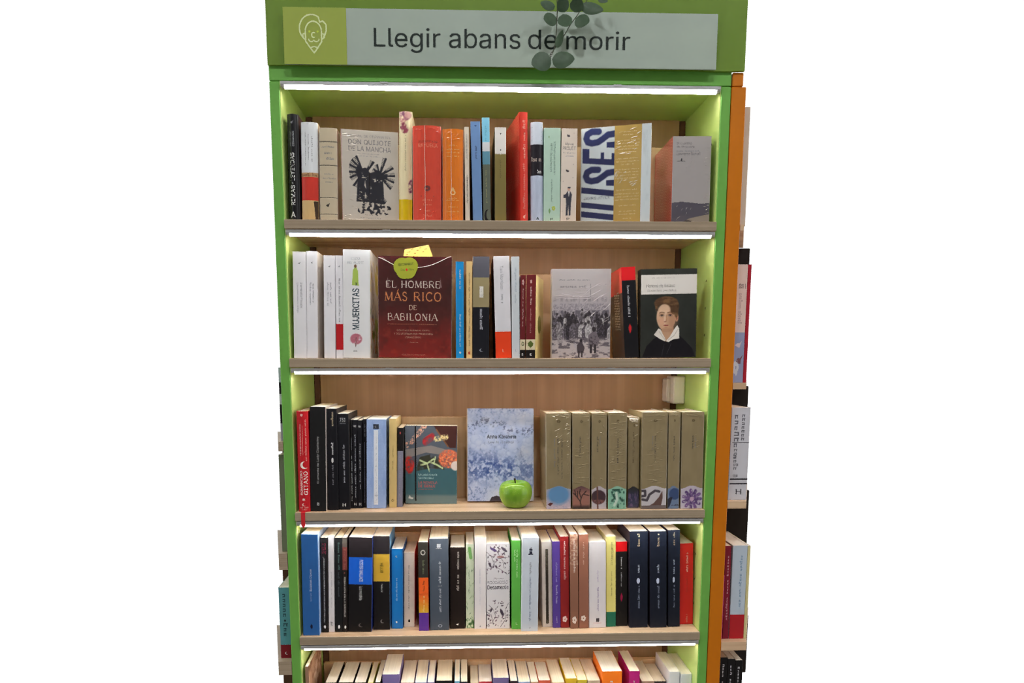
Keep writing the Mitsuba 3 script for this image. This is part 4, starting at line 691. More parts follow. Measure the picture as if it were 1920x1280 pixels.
hb, Mh = B('hombre', 2, PB, 'dark red El hombre más rico de Babilonia, cover facing out', (78, 20, 26), d=.016, face=True, art=art_hombre, bsdf='gloss', film={'s': 21, 'l': 0, 'r': 0, 'creases': ((5, .90, .98, .72, .98, .08, .2, 80), (4, .0, .08, .92, .99, .05, .10, -20))},
  texts=[('$EL HOMBRE', 'h', .107, .835, .69, .765, (226, 212, 204)), ('$MÁS RICO', 'h', .085, .858, .56, .68, (222, 142, 92)), ('$DE', 'h', .42, .52, .475, .525, (222, 190, 170)), ('$BABILONIA', 'h', .13, .815, .368, .445, (228, 208, 196)), ('@bar', 'h', .12, .80, .333, .336, (190, 110, 84)), ('CÓMO ALCANZAR EL ÉXITO', 'h', .25, .70, .266, .284, (214, 170, 150)), ('Y SOLUCIONAR SUS PROBLEMAS', 'h', .21, .745, .23, .248, (214, 170, 150)), ('FINANCIEROS', 'h', .37, .58, .196, .213, (214, 170, 150)), ('7ª EDICIÓN', 'h', .42, .54, .148, .16, (214, 170, 150)), ('EDICIONES OBELISCO', 'h', .32, .64, .022, .036, (200, 130, 116))])
B('r2g', 2, PB, 'bright blue narrow paperback right of the dark red cover', (28, 144, 214), side=(120, 132, 142), bsdf='gloss', r=.003, texts=[('#14', 'd', .44, .66, .72, .92, wh), ('#26', 'd', .44, .66, .12, .46, (190, 220, 240)), ('@disc', 'h', .4, .64, .05, .07, wh)])
B('r2h', 2, PB, 'thin cream paperback between the blue and the navy book', (226, 194, 134), side=(206, 176, 120), texts=[('#48', 'u', .38, .62, .13, .90, (120, 84, 52)), ('@bar', 'h', .35, .65, .04, .07, (176, 70, 50))])
B('r2i', 2, PB, 'navy book with a grey head and an olive label band, second shelf', [(.506, (30, 33, 46)), (.797, (152, 140, 104)), (1, (86, 87, 98))], side=(196, 176, 150), texts=[('@bar', 'h', .41, .64, .60, .71, (226, 224, 216)), ('#7', 'd', .44, .6, .61, .70, gy), ('#16', 'd', .43, .62, .27, .49, (196, 196, 206)), ('@moon', 'h', .4, .62, .065, .095, (130, 134, 146))])
B('r2j', 2, PB, 'white Toni Morrison paperback with an orange foot', [(.262, (238, 70, 32)), (1, (222, 222, 228))], side=(186, 170, 160), left=(70, 40, 38), texts=[('Toni Morrison', 'd', .40, .60, .68, .905, (150, 152, 160)), ('#6', 'd', .42, .6, .54, .63, (150, 152, 160)), ('L', 'h', .44, .56, .06, .088, (250, 200, 180))])
B('r2k', 2, PB, 'narrow white Virginia Woolf paperback', (206, 214, 220), side=(196, 198, 200), texts=[('Virginia Woolf', 'd', .36, .66, .655, .90, (116, 134, 156)), ('#6', 'd', .4, .64, .54, .63, (150, 162, 176)), ('L', 'h', .44, .62, .06, .085, (116, 134, 156))])
lab = [(.10, (34, 30, 32)), (.228, (216, 206, 172)), (1, (108, 36, 40))]
B('r2l', 2, PB, 'low thin maroon book with a cream label, left one of two', lab, side=(96, 32, 36), bsdf='gloss', d=.12, texts=[('#22', 'd', .4, .66, .36, .84, (206, 170, 166)), ('@flower', 'h', .3, .7, .88, .95, (206, 170, 166)), ('@ring', 'h', .28, .76, .15, .20, (80, 90, 60)), ('#1', 'h', .3, .7, .03, .075, wh)])
B('r2m', 2, PB, 'low maroon book turned to show its cream cover with a green leaf', lab, yaw=-15.0, left=(96, 32, 36), right=(218, 204, 140), bsdf='gloss', d=.115, texts=[('#11', 'd', .42, .60, .64, .86, (226, 200, 196)), ('#14', 'd', .42, .58, .30, .60, (180, 130, 128)), ('@star', 'h', .36, .62, .89, .95, (206, 170, 166)), ('@leaf', 'h', .2, .8, .125, .212, (86, 104, 50)), ('#1', 'h', .4, .7, .03, .075, wh)],
  side_art=lambda U, V, W, H: lay(flat(U, (220, 206, 142)), ell(U, V, .5, .42, .22, .11, .1), (110, 116, 50)))
B('tiempo', 2, PB, 'grey paperback with an old engraving of a crowd, cover facing out', (190, 184, 190), d=.026, face=True, art=art_crowd, bsdf='gloss', step=.0009, film={'s': 25, 'l': 0, 'r': 0, 'creases': ((14, .05, .6, .66, .80, .25, .5, 3), (16, .45, .95, .55, .85, .15, .35, 32), (8, .6, .95, .4, .6, .12, .25, 30))}, texts=[('#24', 'h', .12, .64, .872, .886, gy), ('#12', 'h', .14, .62, .79, .818, (120, 116, 124))])
B('r2o', 2, PB, 'black book with a red top, leaning left of the portrait cover', [(.855, (34, 36, 44)), (1, (230, 36, 44))], d=.135, side=(34, 34, 36), left_art=art_zig_side, bsdf='gloss', texts=[('#22', 'd', .36, .52, .45, .80, (206, 206, 212)), ('@leaf', 'h', .34, .56, .27, .38, (200, 40, 48))])
B('portrait', 2, PB, 'dark Honoré de Balzac cover with a young man in a white collar, facing out', (46, 50, 48), d=.03, face=True, art=art_portrait, bsdf='gloss', step=.0008, texts=[('#22', 'h', .2, .6, .895, .906, (150, 146, 142)), ('Honoré de Balzac', 'h', .1, .61, .795, .832, (112, 108, 106)), ('Ilusiones perdidas', 'h', .12, .63, .742, .772, (140, 136, 134))])
# third shelf
rb, Mr = B('r3a', 3, HB, 'red Romancero Gitano hardback with a white moon, leftmost on the third shelf', (196, 30, 40), hard=True, bulge=.002, side=(170, 26, 34),
  texts=[('@star', 'h', .32, .60, .945, .978, (240, 190, 180)), ('FEDERICO GARCÍA LORCA', 'u', .22, .37, .565, .875, (244, 210, 204)), ('@bar', 'h', .49, .52, .57, .86, (236, 160, 150)), ('#30', 'u', .66, .82, .51, .92, (236, 170, 160)), ('@moon', 'h', .26, .84, .43, .505, (246, 236, 226)), ('ROMANCERO', 'u', .22, .42, .17, .41, (248, 230, 222), 1), ('GITANO', 'u', .5, .86, .17, .405, (248, 230, 222), 1), ('@star', 'h', .34, .62, .105, .14, (246, 226, 216)), ('@moon', 'h', .3, .68, .055, .085, (236, 180, 170)), ('#9', 'h', .16, .88, .035, .05, (236, 180, 170)), ('#6', 'h', .28, .74, .015, .027, (236, 180, 170))])
m = MB(); ya = -.0092
for (xa, xb, z0, z1, y) in ((-.4758, -.4662, 1.0830, 1.067, ya), (-.4756, -.4664, 1.067, 1.0515, ya-.0006)): m.box(xa, xb, y-.0006, y, z1, z0, C(206, 44, 52))
m.quad((-.4754, ya-.0008, 1.0515), (-.4712, ya-.0008, 1.0445), (-.4682, ya-.0008, 1.0475), (-.4664, ya-.0008, 1.0515), C(206, 44, 52)); m.box(-.4758, -.4662, ya, .004, 1.0826, 1.0829, C(206, 44, 52))
put('bookmark_ribbon', m.shape('paper'), rb, 'red ribbon hanging over the shelf edge')
B('r3b', 3, PB, 'tall black paperback of Lady Chatterley, next to the red Romancero Gitano', (36, 37, 40), side=(186, 178, 174), left=(30, 30, 32), texts=[('El amante de Lady Chatterley', 'u', .42, .60, .27, .72, (176, 176, 176)), ('#2', 'h', .42, .58, .055, .10, wh)])
nv = (26, 28, 38)
B('r3c', 3, PB, 'black paperback with vertical pale lettering, left of the one numbered 731', nv, side=(44, 44, 50), texts=[('#7', 'u', .44, .66, .83, .97, (206, 190, 160)), ('#8', 'u', .4, .62, .55, .69, (220, 220, 220)), ('@disc', 'h', .4, .62, .47, .52, (220, 220, 220)), ('#14', 'u', .44, .6, .25, .45, gy)])
B('r3d', 3, PB, 'black paperback numbered 731 at the top of its spine', nv, side=(60, 58, 60), texts=[('731', 'h', .24, .74, .915, .955, (226, 226, 226)), ('@bar', 'h', .22, .76, .896, .90, gy), ('#30', 'u', .44, .62, .28, .68, (176, 178, 186)), ('H', 'h', .34, .66, .03, .065, (206, 206, 206), 1)])
B('r3e', 3, PB, 'very thin black booklet with torn looking white marks, right of book 731', (40, 40, 46), side=(150, 148, 150), texts=[('#26', 'u', .3, .95, .08, .6, (226, 226, 226)), ('@bar', 'h', .3, .7, .66, .8, gy)])
B('r3f', 3, PB, 'thin black paperback with white lettering, left one of the pair after book 731', nv, side=(40, 40, 48), texts=[('#3', 'h', .25, .8, .92, .95, wh), ('#34', 'u', .42, .68, .12, .86, (190, 192, 200)), ('H', 'h', .3, .75, .03, .062, (206, 206, 206), 1)])
B('r3g', 3, PB, 'thin black paperback with white lettering, right one of the pair after book 731', nv, side=(40, 40, 48), texts=[('#3', 'h', .25, .8, .92, .95, wh), ('#26', 'u', .42, .68, .22, .74, (190, 192, 200)), ('H', 'h', .3, .75, .03, .062, (206, 206, 206), 1)])
B('r3h', 3, PB, 'slim black book with a thin grey line, touching the light blue one', nv, side=(50, 50, 60), texts=[('@bar', 'h', .46, .58, .05, .74, (110, 112, 130)), ('#3', 'u', .4, .7, .80, .95, gy)])
B('r3i', 3, PB, 'light blue dotted paperback with a white stripe down its spine', (148, 174, 218), side=(136, 158, 200), art=art_dots, texts=[('@bar', 'h', .37, .60, .04, .88, (222, 228, 238)), ('#44', 'u', .44, .54, .14, .86, (150, 158, 176)), ('@bar', 'h', .34, .63, .893, .945, (40, 46, 60)), ('@moon', 'h', .42, .54, .905, .93, wh), ('@leaf', 'h', .40, .58, .13, .16, (40, 50, 70)), ('#4', 'u', .42, .56, .06, .11, (120, 130, 150))])
B('r3j', 3, PB, 'cream yellow paperback right of the light blue one', (212, 186, 124), side=(214, 190, 134), texts=[('#12', 'u', .4, .58, .57, .70, (140, 112, 64)), ('#9', 'u', .42, .58, .43, .53, (140, 112, 64)), ('@ring', 'h', .34, .66, .065, .095, (120, 96, 56))])
B('r3k', 3, PB, 'low narrow book, black above and grey below, beside the teal flower cover', [(.71, (126, 126, 146)), (1, (34, 30, 34))], side=(30, 30, 34), texts=[('#22', 'd', .4, .62, .12, .66, (160, 160, 180)), ('@disc', 'h', .34, .6, .92, .95, (180, 80, 80))])
gk, Mg = B('genji', 3, PB, 'teal cover with blossoms, La novela de Genji, standing on the third shelf', (64, 102, 112), d=.03, face=True, side=(200, 190, 176), art=art_genji, bsdf='gloss',
  texts=[('MURASAKI', 'h', .25, .62, .36, .388, (176, 206, 206)), ('SHIKIBU', 'h', .25, .55, .318, .344, (176, 206, 206)), ('LA NOVELA', 'h', .25, .62, .258, .292, (206, 84, 84)), ('DE GENJI', 'h', .25, .58, .212, .246, (206, 84, 84)), ('#18', 'h', .25, .54, .18, .192, (186, 90, 90))])
m = MB(); m.box(.0245, .0275, -.0014, -.0004, .008, .1945, C(22, 22, 26)); put('elastic_strap', m.shape('paper', Mg), gk, 'black vertical elastic strap')
B('anna', 3, HB, 'pale blue Anna Karenina hardback with cloudy trees, behind the apple', (196, 196, 206), d=.03, face=True, hard=True, tilt=6.0, art=art_anna, side=(214, 202, 186), texts=[('Anna Karenina', 'h', .30, .735, .675, .718, (44, 48, 66), 1), ('Lev N. Tolstói', 'h', .32, .70, .622, .65, (90, 96, 118))])
GC = [((26, .85, .97, .3, .97, .06, .16, 25), (16, .03, .10, .25, .9, .05, .10, 60), (16, .4, .9, .7, .98, .08, .2, 30)), ((7, .3, .7, .26, .52, .5, .9, 3), (16, .75, .97, .5, .98, .1, .25, 12), (8, .1, .6, .55, .66, .2, .5, 8)), ((8, .6, .95, .75, .98, .15, .4, -35), (6, .5, .97, .25, .4, .1, .3, 15)), ((80, .1, .95, .30, .97, .15, .5, 5), (24, .7, .95, .3, .9, .1, .25, 10)), ((10, .3, .9, .4, .98, .1, .3, 30), (6, .1, .9, .95, .99, .2, .5, 5)),
  ((44, .25, .95, .26, .95, .12, .4, 4), (20, .5, .65, .3, .7, .08, .2, 5), (10, .02, .1, .3, .95, .05, .1, 60)), ((12, .4, .95, .4, .98, .1, .3, 30),), ((10, .6, .95, .82, .98, .08, .2, -40), (4, .4, .8, .6, .8, .1, .3, 20))]
gl = ['widest gold book with a pale blue sky picture, left end of the gold row', 'gold book with bare branches on a sunset picture', 'gold book with a dark round picture and a thin post', 'gold book with a green figure picture at its foot', 'shorter gold book with a dark blue picture, in the middle of the gold row', 'wide gold book with a grey snake and a brown creature', 'narrow gold book with a blue bird picture', 'gold book with a purple flower, right end of the gold row']
for i, k in enumerate('abcdefgh'):
    tx = [[('#26', 'd', .62, .68, .32, .74, dk), ('#22', 'd', .46, .53, .36, .74, dk), ('#14', 'd', .32, .38, .44, .74, gy)], [('#16', 'd', .40, .50, .54, .76, dk)], [('#13', 'd', .34, .46, .60, .76, dk), ('#8', 'd', .52, .62, .66, .76, gy)], [('#18', 'd', .48, .58, .48, .74, dk)], [('#22', 'd', .4, .56, .50, .84, (84, 66, 44))], [('#22', 'd', .5, .56, .50, .76, dk), ('#14', 'd', .4, .45, .60, .76, gy)], [('#16', 'd', .44, .58, .50, .76, dk)], [('#14', 'd', .48, .56, .62, .76, dk), ('#10', 'd', .60, .66, .62, .74, gy)]][i]
    B('g'+k, 3, HB, 'wrapped '+gl[i], GOLD, d=.14, hard=True, side=(150, 138, 104), r=.003, art=art_gold(i), bsdf='gloss', texts=tx+[('@flower', 'h', .44, .60, .90, .93, (110, 96, 66))], film={'s': 31+i, 'l': int(i == 0), 'r': 0, 'amp': .0006, 'creases': GC[i]+((10, .1, .9, .96, .995, .2, .5, 3),)})
# fourth shelf
B('r4a', 4, PB, 'big blue Robinson Crusoe paperback, leftmost on the fourth shelf', (44, 100, 168), side=(150, 176, 216), left=(40, 70, 120), texts=[('Robinson Crusoe', 'u', .45, .60, .44, .655, (200, 212, 232)), ('Daniel Defoe', 'u', .46, .58, .34, .425, (130, 160, 206)), ('@leaf', 'h', .45, .6, .06, .115, (20, 30, 60))])
B('r4b', 4, PB, 'black paperback ¿Sueñan los androides? with red lettering at the top', (34, 32, 34), side=(40, 38, 40), texts=[('PHILIP', 'd', .56, .76, .83, .94, (196, 60, 96)), ('K. DICK', 'd', .22, .44, .83, .94, (196, 60, 96)), ('¿SUEÑAN LOS ANDROIDES CON OVEJAS ELÉCTRICAS?', 'd', .36, .62, .10, .80, (230, 228, 226)), ('@disc', 'h', .36, .66, .04, .075, wh)])
B('r4c', 4, PB, 'narrow white paperback between two black ones, fourth shelf left', (228, 224, 226), side=(214, 208, 204), texts=[('#26', 'u', .4, .6, .26, .64, (176, 176, 180)), ('#2', 'h', .34, .66, .07, .11, (30, 30, 30))])
B('r4d', 4, PB, 'black paperback with dim green lettering, fourth shelf left', (28, 32, 36), side=(40, 44, 46), texts=[('#16', 'd', .45, .68, .66, .95, (84, 116, 112)), ('#16', 'd', .42, .64, .36, .64, (70, 80, 84)), ('@disc', 'h', .36, .66, .035, .075, wh)])
B('r4e', 4, PB, 'narrow dark Rebelión en la granja paperback', [(.66, (40, 34, 34)), (.9, (110, 54, 52)), (1, (90, 86, 80))], side=(60, 50, 48), texts=[('REBELIÓN EN LA GRANJA', 'd', .3, .72, .16, .585, (220, 214, 206)), ('#12', 'd', .3, .7, .62, .88, (150, 90, 80)), ('@disc', 'h', .3, .7, .035, .07, wh)])
B('r4f', 4, PB, 'wide black Foster Wallace paperback with a bright blue label', [(.505, (26, 24, 28)), (.793, (24, 94, 206)), (1, (40, 34, 40))], side=(50, 70, 150), left=(20, 26, 60), texts=[('FOSTER WALLACE', 'd', .46, .62, .535, .765, (210, 224, 246), 1), ('La broma infinita', 'd', .46, .60, .34, .485, (214, 212, 212)), ('@moon', 'h', .44, .62, .05, .09, (90, 84, 84))])
B('r4g', 4, PB, 'black Heller paperback with a mustard yellow label', [(.52, (28, 26, 30)), (.81, (222, 178, 62)), (1, (44, 40, 46))], side=(96, 152, 196), left=(150, 160, 180), texts=[('HELLER', 'd', .42, .60, .61, .715, (92, 70, 20), 1), ('Trampa 22', 'd', .44, .58, .405, .495, (230, 226, 222)), ('@moon', 'h', .42, .64, .07, .11, (120, 116, 116))])
B('r4h', 4, PB, 'low bright blue paperback right of the mustard label', (24, 118, 196), side=(40, 84, 140), bsdf='gloss', r=.003, texts=[('#22', 'u', .36, .52, .35, .64, (170, 206, 236)), ('@moon', 'h', .36, .56, .895, .915, wh), ('@disc', 'h', .36, .52, .07, .095, wh)])
B('r4i', 4, PB, 'low off white paperback with one dark line of lettering, right of the low blue one', (216, 206, 196), side=(172, 50, 48), left=(214, 206, 198), texts=[('#36', 'd', .42, .52, .24, .83, (90, 84, 84)), ('@bar', 'h', .4, .58, .065, .10, (40, 36, 36))])
m_o = lambda U, V, W, H: lay(lay(lay(lay(flat(U, (46, 44, 40)), (V < .605).astype(float), (232, 96, 36)), (V < .42).astype(float), (232, 96, 36)), (V < .415).astype(float)*np.clip((.415-V)/.21, 0, 1), (222, 176, 54)), (V < .205).astype(float), (96, 54, 156))
B('r4j', 4, PB, 'book in black, orange, yellow and purple bands with a round emblem', (46, 44, 40), side=(170, 50, 44), art=m_o, texts=[('@ring', 'h', .22, .74, .855, .915, (180, 176, 170)), ('#12', 'd', .42, .62, .63, .80, (120, 130, 100)), ('#10', 'u', .4, .6, .45, .57, (120, 50, 20)), ('@bar', 'h', .05, .95, .417, .421, (150, 70, 30)), ('#12', 'u', .4, .58, .22, .40, (250, 220, 150))])
B('r4k', 4, PB, 'wide slate grey paperback with white vertical lettering', (74, 84, 98), side=(80, 84, 92), texts=[('#20', 'u', .48, .60, .20, .46, (190, 196, 206)), ('@bar', 'h', .44, .64, .486, .489, wh), ('#16', 'u', .48, .60, .515, .755, (226, 230, 236)), ('@bar', 'h', .40, .60, .905, .945, (206, 210, 216)), ('@bar', 'h', .34, .66, .89, .894, wh), ('@ring', 'h', .42, .64, .03, .065, (150, 160, 176))])
B('r4l', 4, PB, 'dark brown paperback right of the wide slate grey one', (42, 30, 28), side=(48, 34, 32), texts=[('#14', 'u', .44, .6, .73, .95, (224, 214, 206), 1), ('#12', 'u', .42, .6, .47, .67, (196, 186, 178)), ('@bird', 'h', .4, .62, .04, .07, (230, 226, 220))])
B('r4m', 4, PB, 'narrow pale green paperback patterned with leaves', (206, 218, 190), side=(190, 204, 172), art=art_leaf, texts=[('#16', 'd', .36, .52, .4, .7, (150, 170, 140))])
B('r4n', 4, PB, 'plain white paperback left of the Boccaccio', (230, 226, 228), side=(220, 214, 212), texts=[('#14', 'd', .42, .56, .50, .66, (196, 196, 206)), ('#16', 'd', .42, .56, .26, .46, (206, 206, 212)), ('@bar', 'h', .46, .54, .02, .035, gy)])
B('r4o', 4, PB, 'wide white Boccaccio Decamerón patterned with dark birds and twigs', (226, 224, 228), side=(216, 210, 210), art=art_birds, texts=[('Giovanni', 'h', .3, .72, .585, .605, (120, 116, 126)), ('BOCCACCIO', 'h', .05, .92, .53, .565, (96, 90, 104)), ('Decamerón', 'h', .04, .94, .465, .515, (54, 48, 62), 1)])
B('r4p', 4, PB, 'leaf green paperback right of the Boccaccio', (92, 178, 74), side=(70, 140, 60), texts=[('#18', 'd', .54, .72, .58, .90, (206, 236, 190)), ('#10', 'd', .28, .44, .76, .90, (190, 226, 176)), ('L', 'h', .46, .64, .05, .075, (214, 240, 200))])
B('r4q', 4, PB, 'thick pale blue white paperback with a black top hat mark', (204, 214, 226), side=(214, 214, 216), texts=[('@hat', 'h', .38, .66, .82, .895, (40, 44, 60)), ('#9', 'd', .46, .58, .60, .74, gy), ('#24', 'd', .46, .58, .24, .58, (120, 132, 158)), ('#10', 'd', .46, .58, .11, .21, (120, 132, 158)), ('@bar', 'h', .5, .54, .03, .045, gy)])
B('r4r', 4, PB, 'beige paperback with a black stripe down its spine', (206, 196, 188), side=(200, 190, 180), texts=[('@bar', 'h', .36, .62, .04, .915, (46, 42, 36)), ('#14', 'd', .42, .56, .67, .90, (196, 190, 150)), ('@bar', 'h', .40, .58, .045, .085, (110, 104, 84))])
B('r4s', 4, PB, 'narrow purple paperback with pale lettering', (84, 62, 148), side=(76, 56, 130), texts=[('#12', 'd', .42, .64, .53, .76, (176, 170, 216)), ('#13', 'd', .42, .66, .28, .50, (196, 190, 226)), ('#6', 'd', .44, .64, .04, .13, (176, 170, 216))])
B('r4t', 4, PB, 'dark red paperback with a white flower mark, right of the purple one', (142, 34, 36), side=(110, 30, 32), texts=[('#22', 'd', .42, .66, .53, .95, (240, 206, 200)), ('@flower', 'h', .22, .76, .06, .13, (236, 210, 204))])
bt = lambda U, V, W, H: lay(flat(U, (136, 94, 76)), np.clip((F(U, V, 3, 60, 4)-.45)*5, 0, 1)*(V > .68), (176, 146, 128))
B('r4u', 4, PB, 'brown paperback with a mottled top and white flower mark, left one of two browns', (136, 94, 76), side=(112, 78, 64), art=bt, texts=[('#24', 'd', .44, .70, .58, .95, (236, 222, 212)), ('@flower', 'h', .24, .80, .05, .13, (230, 214, 204))])
B('r4v', 4, PB, 'plain brown paperback with a white flower mark, right one of two browns', (144, 96, 78), side=(120, 82, 66), texts=[('#14', 'd', .44, .60, .68, .92, (206, 176, 160)), ('@flower', 'h', .22, .72, .075, .14, (230, 214, 204))])
B('r4w', 4, PB, 'wide white paperback with a faint violet title, left of El Gatopardo', (220, 216, 220), side=(206, 200, 200), texts=[('#13', 'u', .46, .56, .54, .68, (186, 174, 200)), ('#18', 'u', .46, .58, .20, .48, (170, 156, 186)), ('@bar', 'h', .42, .60, .07, .11, (70, 66, 72)), ('@bar', 'h', .26, .72, .055, .058, (200, 120, 120))])
B('r4x', 4, PB, 'yellow El Gatopardo paperback with a green foot', [(.165, (34, 110, 86)), (1, (232, 222, 132))], side=(220, 210, 150), texts=[('El Gatopardo', 'u', .46, .76, .69, .94, (130, 120, 56)), ('#20', 'u', .44, .62, .34, .62, (160, 150, 80))])
B('r4y', 4, PB, 'black book with a bright red square at the top, right of El Gatopardo', [(.885, (30, 27, 28)), (1, (236, 20, 28))], side=(30, 28, 30), texts=[('#9', 'd', .42, .56, .68, .82, wh), ('#13', 'd', .42, .54, .46, .64, (190, 188, 190)), ('@leaf', 'h', .36, .58, .29, .40, (150, 24, 64))])
for k, lb in (('z', 'widest of three navy paperbacks with gold lettering at the top'), ('A', 'middle one of three navy paperbacks with gold lettering at the top'), ('B', 'narrowest of three navy paperbacks, left of the red book')):
    B('r4'+k, 4, PB, lb, (24, 34, 56), side=(52, 44, 60), texts=[('#7', 'u', .42, .56, .845, .98, (206, 180, 150)), ('#8' if k == 'B' else '#6', 'u', .4, .54, .57 if k != 'B' else .55, .66 if k != 'B' else .70, (196, 206, 224)), ('@disc', 'h', .38, .56, .46, .52, (196, 206, 230)), ('#18', 'u', .42, .56, .20, .44, (120, 130, 150))])
B('r4C', 4, PB, 'red paperback with white lettering at the right end of the fourth shelf', (206, 40, 38), side=(196, 50, 46), texts=[('#14', 'u', .46, .62, .65, .89, (240, 190, 180)), ('#14', 'u', .48, .58, .40, .60, (176, 50, 44)), ('#8', 'u', .46, .60, .02, .13, (236, 150, 140))])
# lowest visible shelf: seen from above
L5 = LV[4]
R5 = [('black sided book lying nearest the marbled block, lowest row', -.442, .028, 0.219, 0.039, (34, 32, 34), -1.0), ('second book from the left in the lowest row, black edged', -.409, .037, 0.219, 0.039, (30, 28, 30), -.9), ('third book from the left in the lowest row, black edged', -.369, .029, 0.218, 0.039, (32, 30, 34), -.7),
 ('narrow cream paged book with a yellow edge, lowest row left', -.335, .0135, 0.218, 0.038, (196, 190, 90), -.6), ('narrow black book left of the tall purple one, lowest row', -.3155, .0135, 0.224, 0.026, (26, 26, 30), -.4), ('tall book with a purple spine, standing above its neighbours in the lowest row', -.2985, .0435, 0.239, 0.038, (104, 92, 140), 0),
 ('pale pink edged book right of the tall purple one, lowest row', -.2515, .033, 0.221, 0.030, (206, 176, 170), .3), ('book with pale blue cover edges, lowest row left of centre', -.2155, .029, 0.222, 0.026, (120, 132, 176), .4), ('narrow book with lilac cover edges, lowest row', -.185, .018, 0.220, 0.030, (116, 104, 150), .5),
 ('wide black spined book with thick pages, lowest row left of centre', -.163, .0405, 0.221, 0.036, (30, 30, 36), .5), ('light blue thin book beside the wide black spined one, lowest row', -.1165, .0135, 0.222, 0.031, (120, 176, 206), .6), ('thin navy edged book, lowest row left of centre', -.101, .0175, 0.222, 0.027, (40, 42, 60), .6),
 ('low cream booklet in front of the back board, lowest row centre', -.0762, .0208, 0.204, 0.057, (206, 186, 150), 0), ('low lilac grey topped book with a red spine, lowest row centre', -.0545, .0335, 0.207, 0.057, (164, 40, 50), 0), ('thick cream paged book with a purple spine, lowest row centre', -.0185, .0405, 0.221, 0.048, (100, 90, 132), 0),
 ('cream paged book just right of the purple spine, lowest row', .0245, .0190, 0.217, 0.037, (60, 44, 54), 0), ('book with a pale blue spine, lowest row centre', .0455, .0300, 0.214, 0.038, (146, 162, 196), 0), ('slim tan paged book, lowest row right of centre', .0775, .0195, 0.212, 0.041, (190, 150, 120), 0),
 ('book with a salmon red spine, lowest row right of centre', .0985, .0300, 0.211, 0.050, (206, 100, 80), 0), ('wide tan paged book left of the yellow ones, lowest row', .1302, .0310, 0.217, 0.025, (206, 176, 140), 0), ('yellow covered book, left one of two in the lowest row', .1655, .0285, 0.222, 0.036, (214, 180, 50), 0),
 ('yellow edged book with a dark foot, right one of two in the lowest row', .1955, .0245, 0.219, 0.033, (206, 184, 60), 0), ('tan paged book left of the big orange one, lowest row', .2215, .0320, 0.217, 0.033, (196, 176, 150), 0), ('big orange book, thickest in the lowest row', .2585, .0510, 0.240, 0.034, (238, 120, 34), 0),
 ('magenta book with cream pages, lowest row right', .3280, .0265, 0.240, 0.033, (170, 36, 112), .9), ('cream paged book right of the magenta one, lowest row', .3610, .0330, 0.211, 0.037, (160, 130, 110), 1.2), ('low cream paged book with a dark spine, lowest row right', .3985, .0310, 0.202, 0.054, (70, 60, 60), 1.0),
 ('white book second from the right end of the lowest row', .4310, .0275, 0.235, 0.037, (214, 216, 220), .7), ('white book at the right end of the lowest row', .4610, .0280, 0.230, 0.034, (210, 214, 220), .3)]
for i, (lb, x, w, h, y, c, yw) in enumerate(R5):
    book(PB, lb, x, y, L5, w, h, .1625-y, [(1, c)], group='books in the lowest visible row', side=c if i not in (13,) else (206, 196, 206), tone=.05+.031*i, texts=[('#8', 'd', .4, .6, .55, .9, (220, 216, 210))] if i in (5, 23, 24) else ())
# ------------------------------------------------------------------ things on and beside the shelves
def tubes(pts, r, n=7):
    v, f = [], []
    P = np.array(pts, float); tg = np.gradient(P, axis=0); tg /= np.linalg.norm(tg, axis=1, keepdims=True)
    a = np.cross(tg, [0.3, 1, .2]); a /= np.linalg.norm(a, axis=1, keepdims=True); b = np.cross(tg, a)
    for i in range(len(P)):
        rr = r[i] if np.ndim(r) else r
        for k in range(n): t = 2*math.pi*k/n; v.append(P[i]+rr*(math.cos(t)*a[i]+math.sin(t)*b[i]))
    for i in range(len(P)-1):
        for k in range(n): q = (i*n+k, i*n+(k+1) % n, (i+1)*n+(k+1) % n, (i+1)*n+k); f += [(q[0], q[1], q[2]), (q[0], q[2], q[3])]
    return np.array(v), np.array(f)
# the green apple
ap = thing('apple', 'shiny green apple standing in front of Anna Karenina', 'apple')
prof = [(0, .0520), (.003, .0523), (.008, .0565), (.014, .0612), (.021, .0632), (.029, .0612), (.0365, .0535), (.0398, .0420), (.0395, .0310), (.0355, .0180), (.0285, .0070), (.021, .0015), (.0145, 0), (.009, .0012), (.004, .0038), (0, .0045)]
from scipy.interpolate import CubicSpline
tt = np.linspace(0, 1, len(prof)); cs = CubicSpline(tt, np.array(prof)); pr_ = cs(np.linspace(0, 1, 60)); pr_[:, 0] = np.maximum(pr_[:, 0], 0); pr_[0, 0] = pr_[-1, 0] = 0
n = 56; V_, F_ = [], []
for i, (r_, z_) in enumerate(pr_):
    for k in range(n):
        a = 2*math.pi*k/n; w_ = 1+.022*math.cos(5*a+.6)*(1-z_/.07)+.012*math.cos(2*a); V_.append((.0355+r_*w_*math.cos(a), .0385+r_*w_*math.sin(a), LV[2]+.0003+z_*(1+.012*math.sin(a+1))))
for i in range(len(pr_)-1):
    for k in range(n): q = (i*n+k, i*n+(k+1) % n, (i+1)*n+(k+1) % n, (i+1)*n+k); F_ += [(q[0], q[2], q[1]), (q[0], q[3], q[2])]
put('body', mikit.ply((np.array(V_), np.array(F_)), 'apple_skin', smooth=True), ap)
v, f = tubes([(.0355, .0385, LV[2]+.050), (.0352, .0383, LV[2]+.058), (.0343, .0378, LV[2]+.066), (.0336, .0370, LV[2]+.0712)], [.0018, .0016, .0018, .0026]); m = MB(); m.raw(v, f, C(58, 46, 30)); put('stem', m.shape('plain', smooth=True), ap, 'dark brown stem')
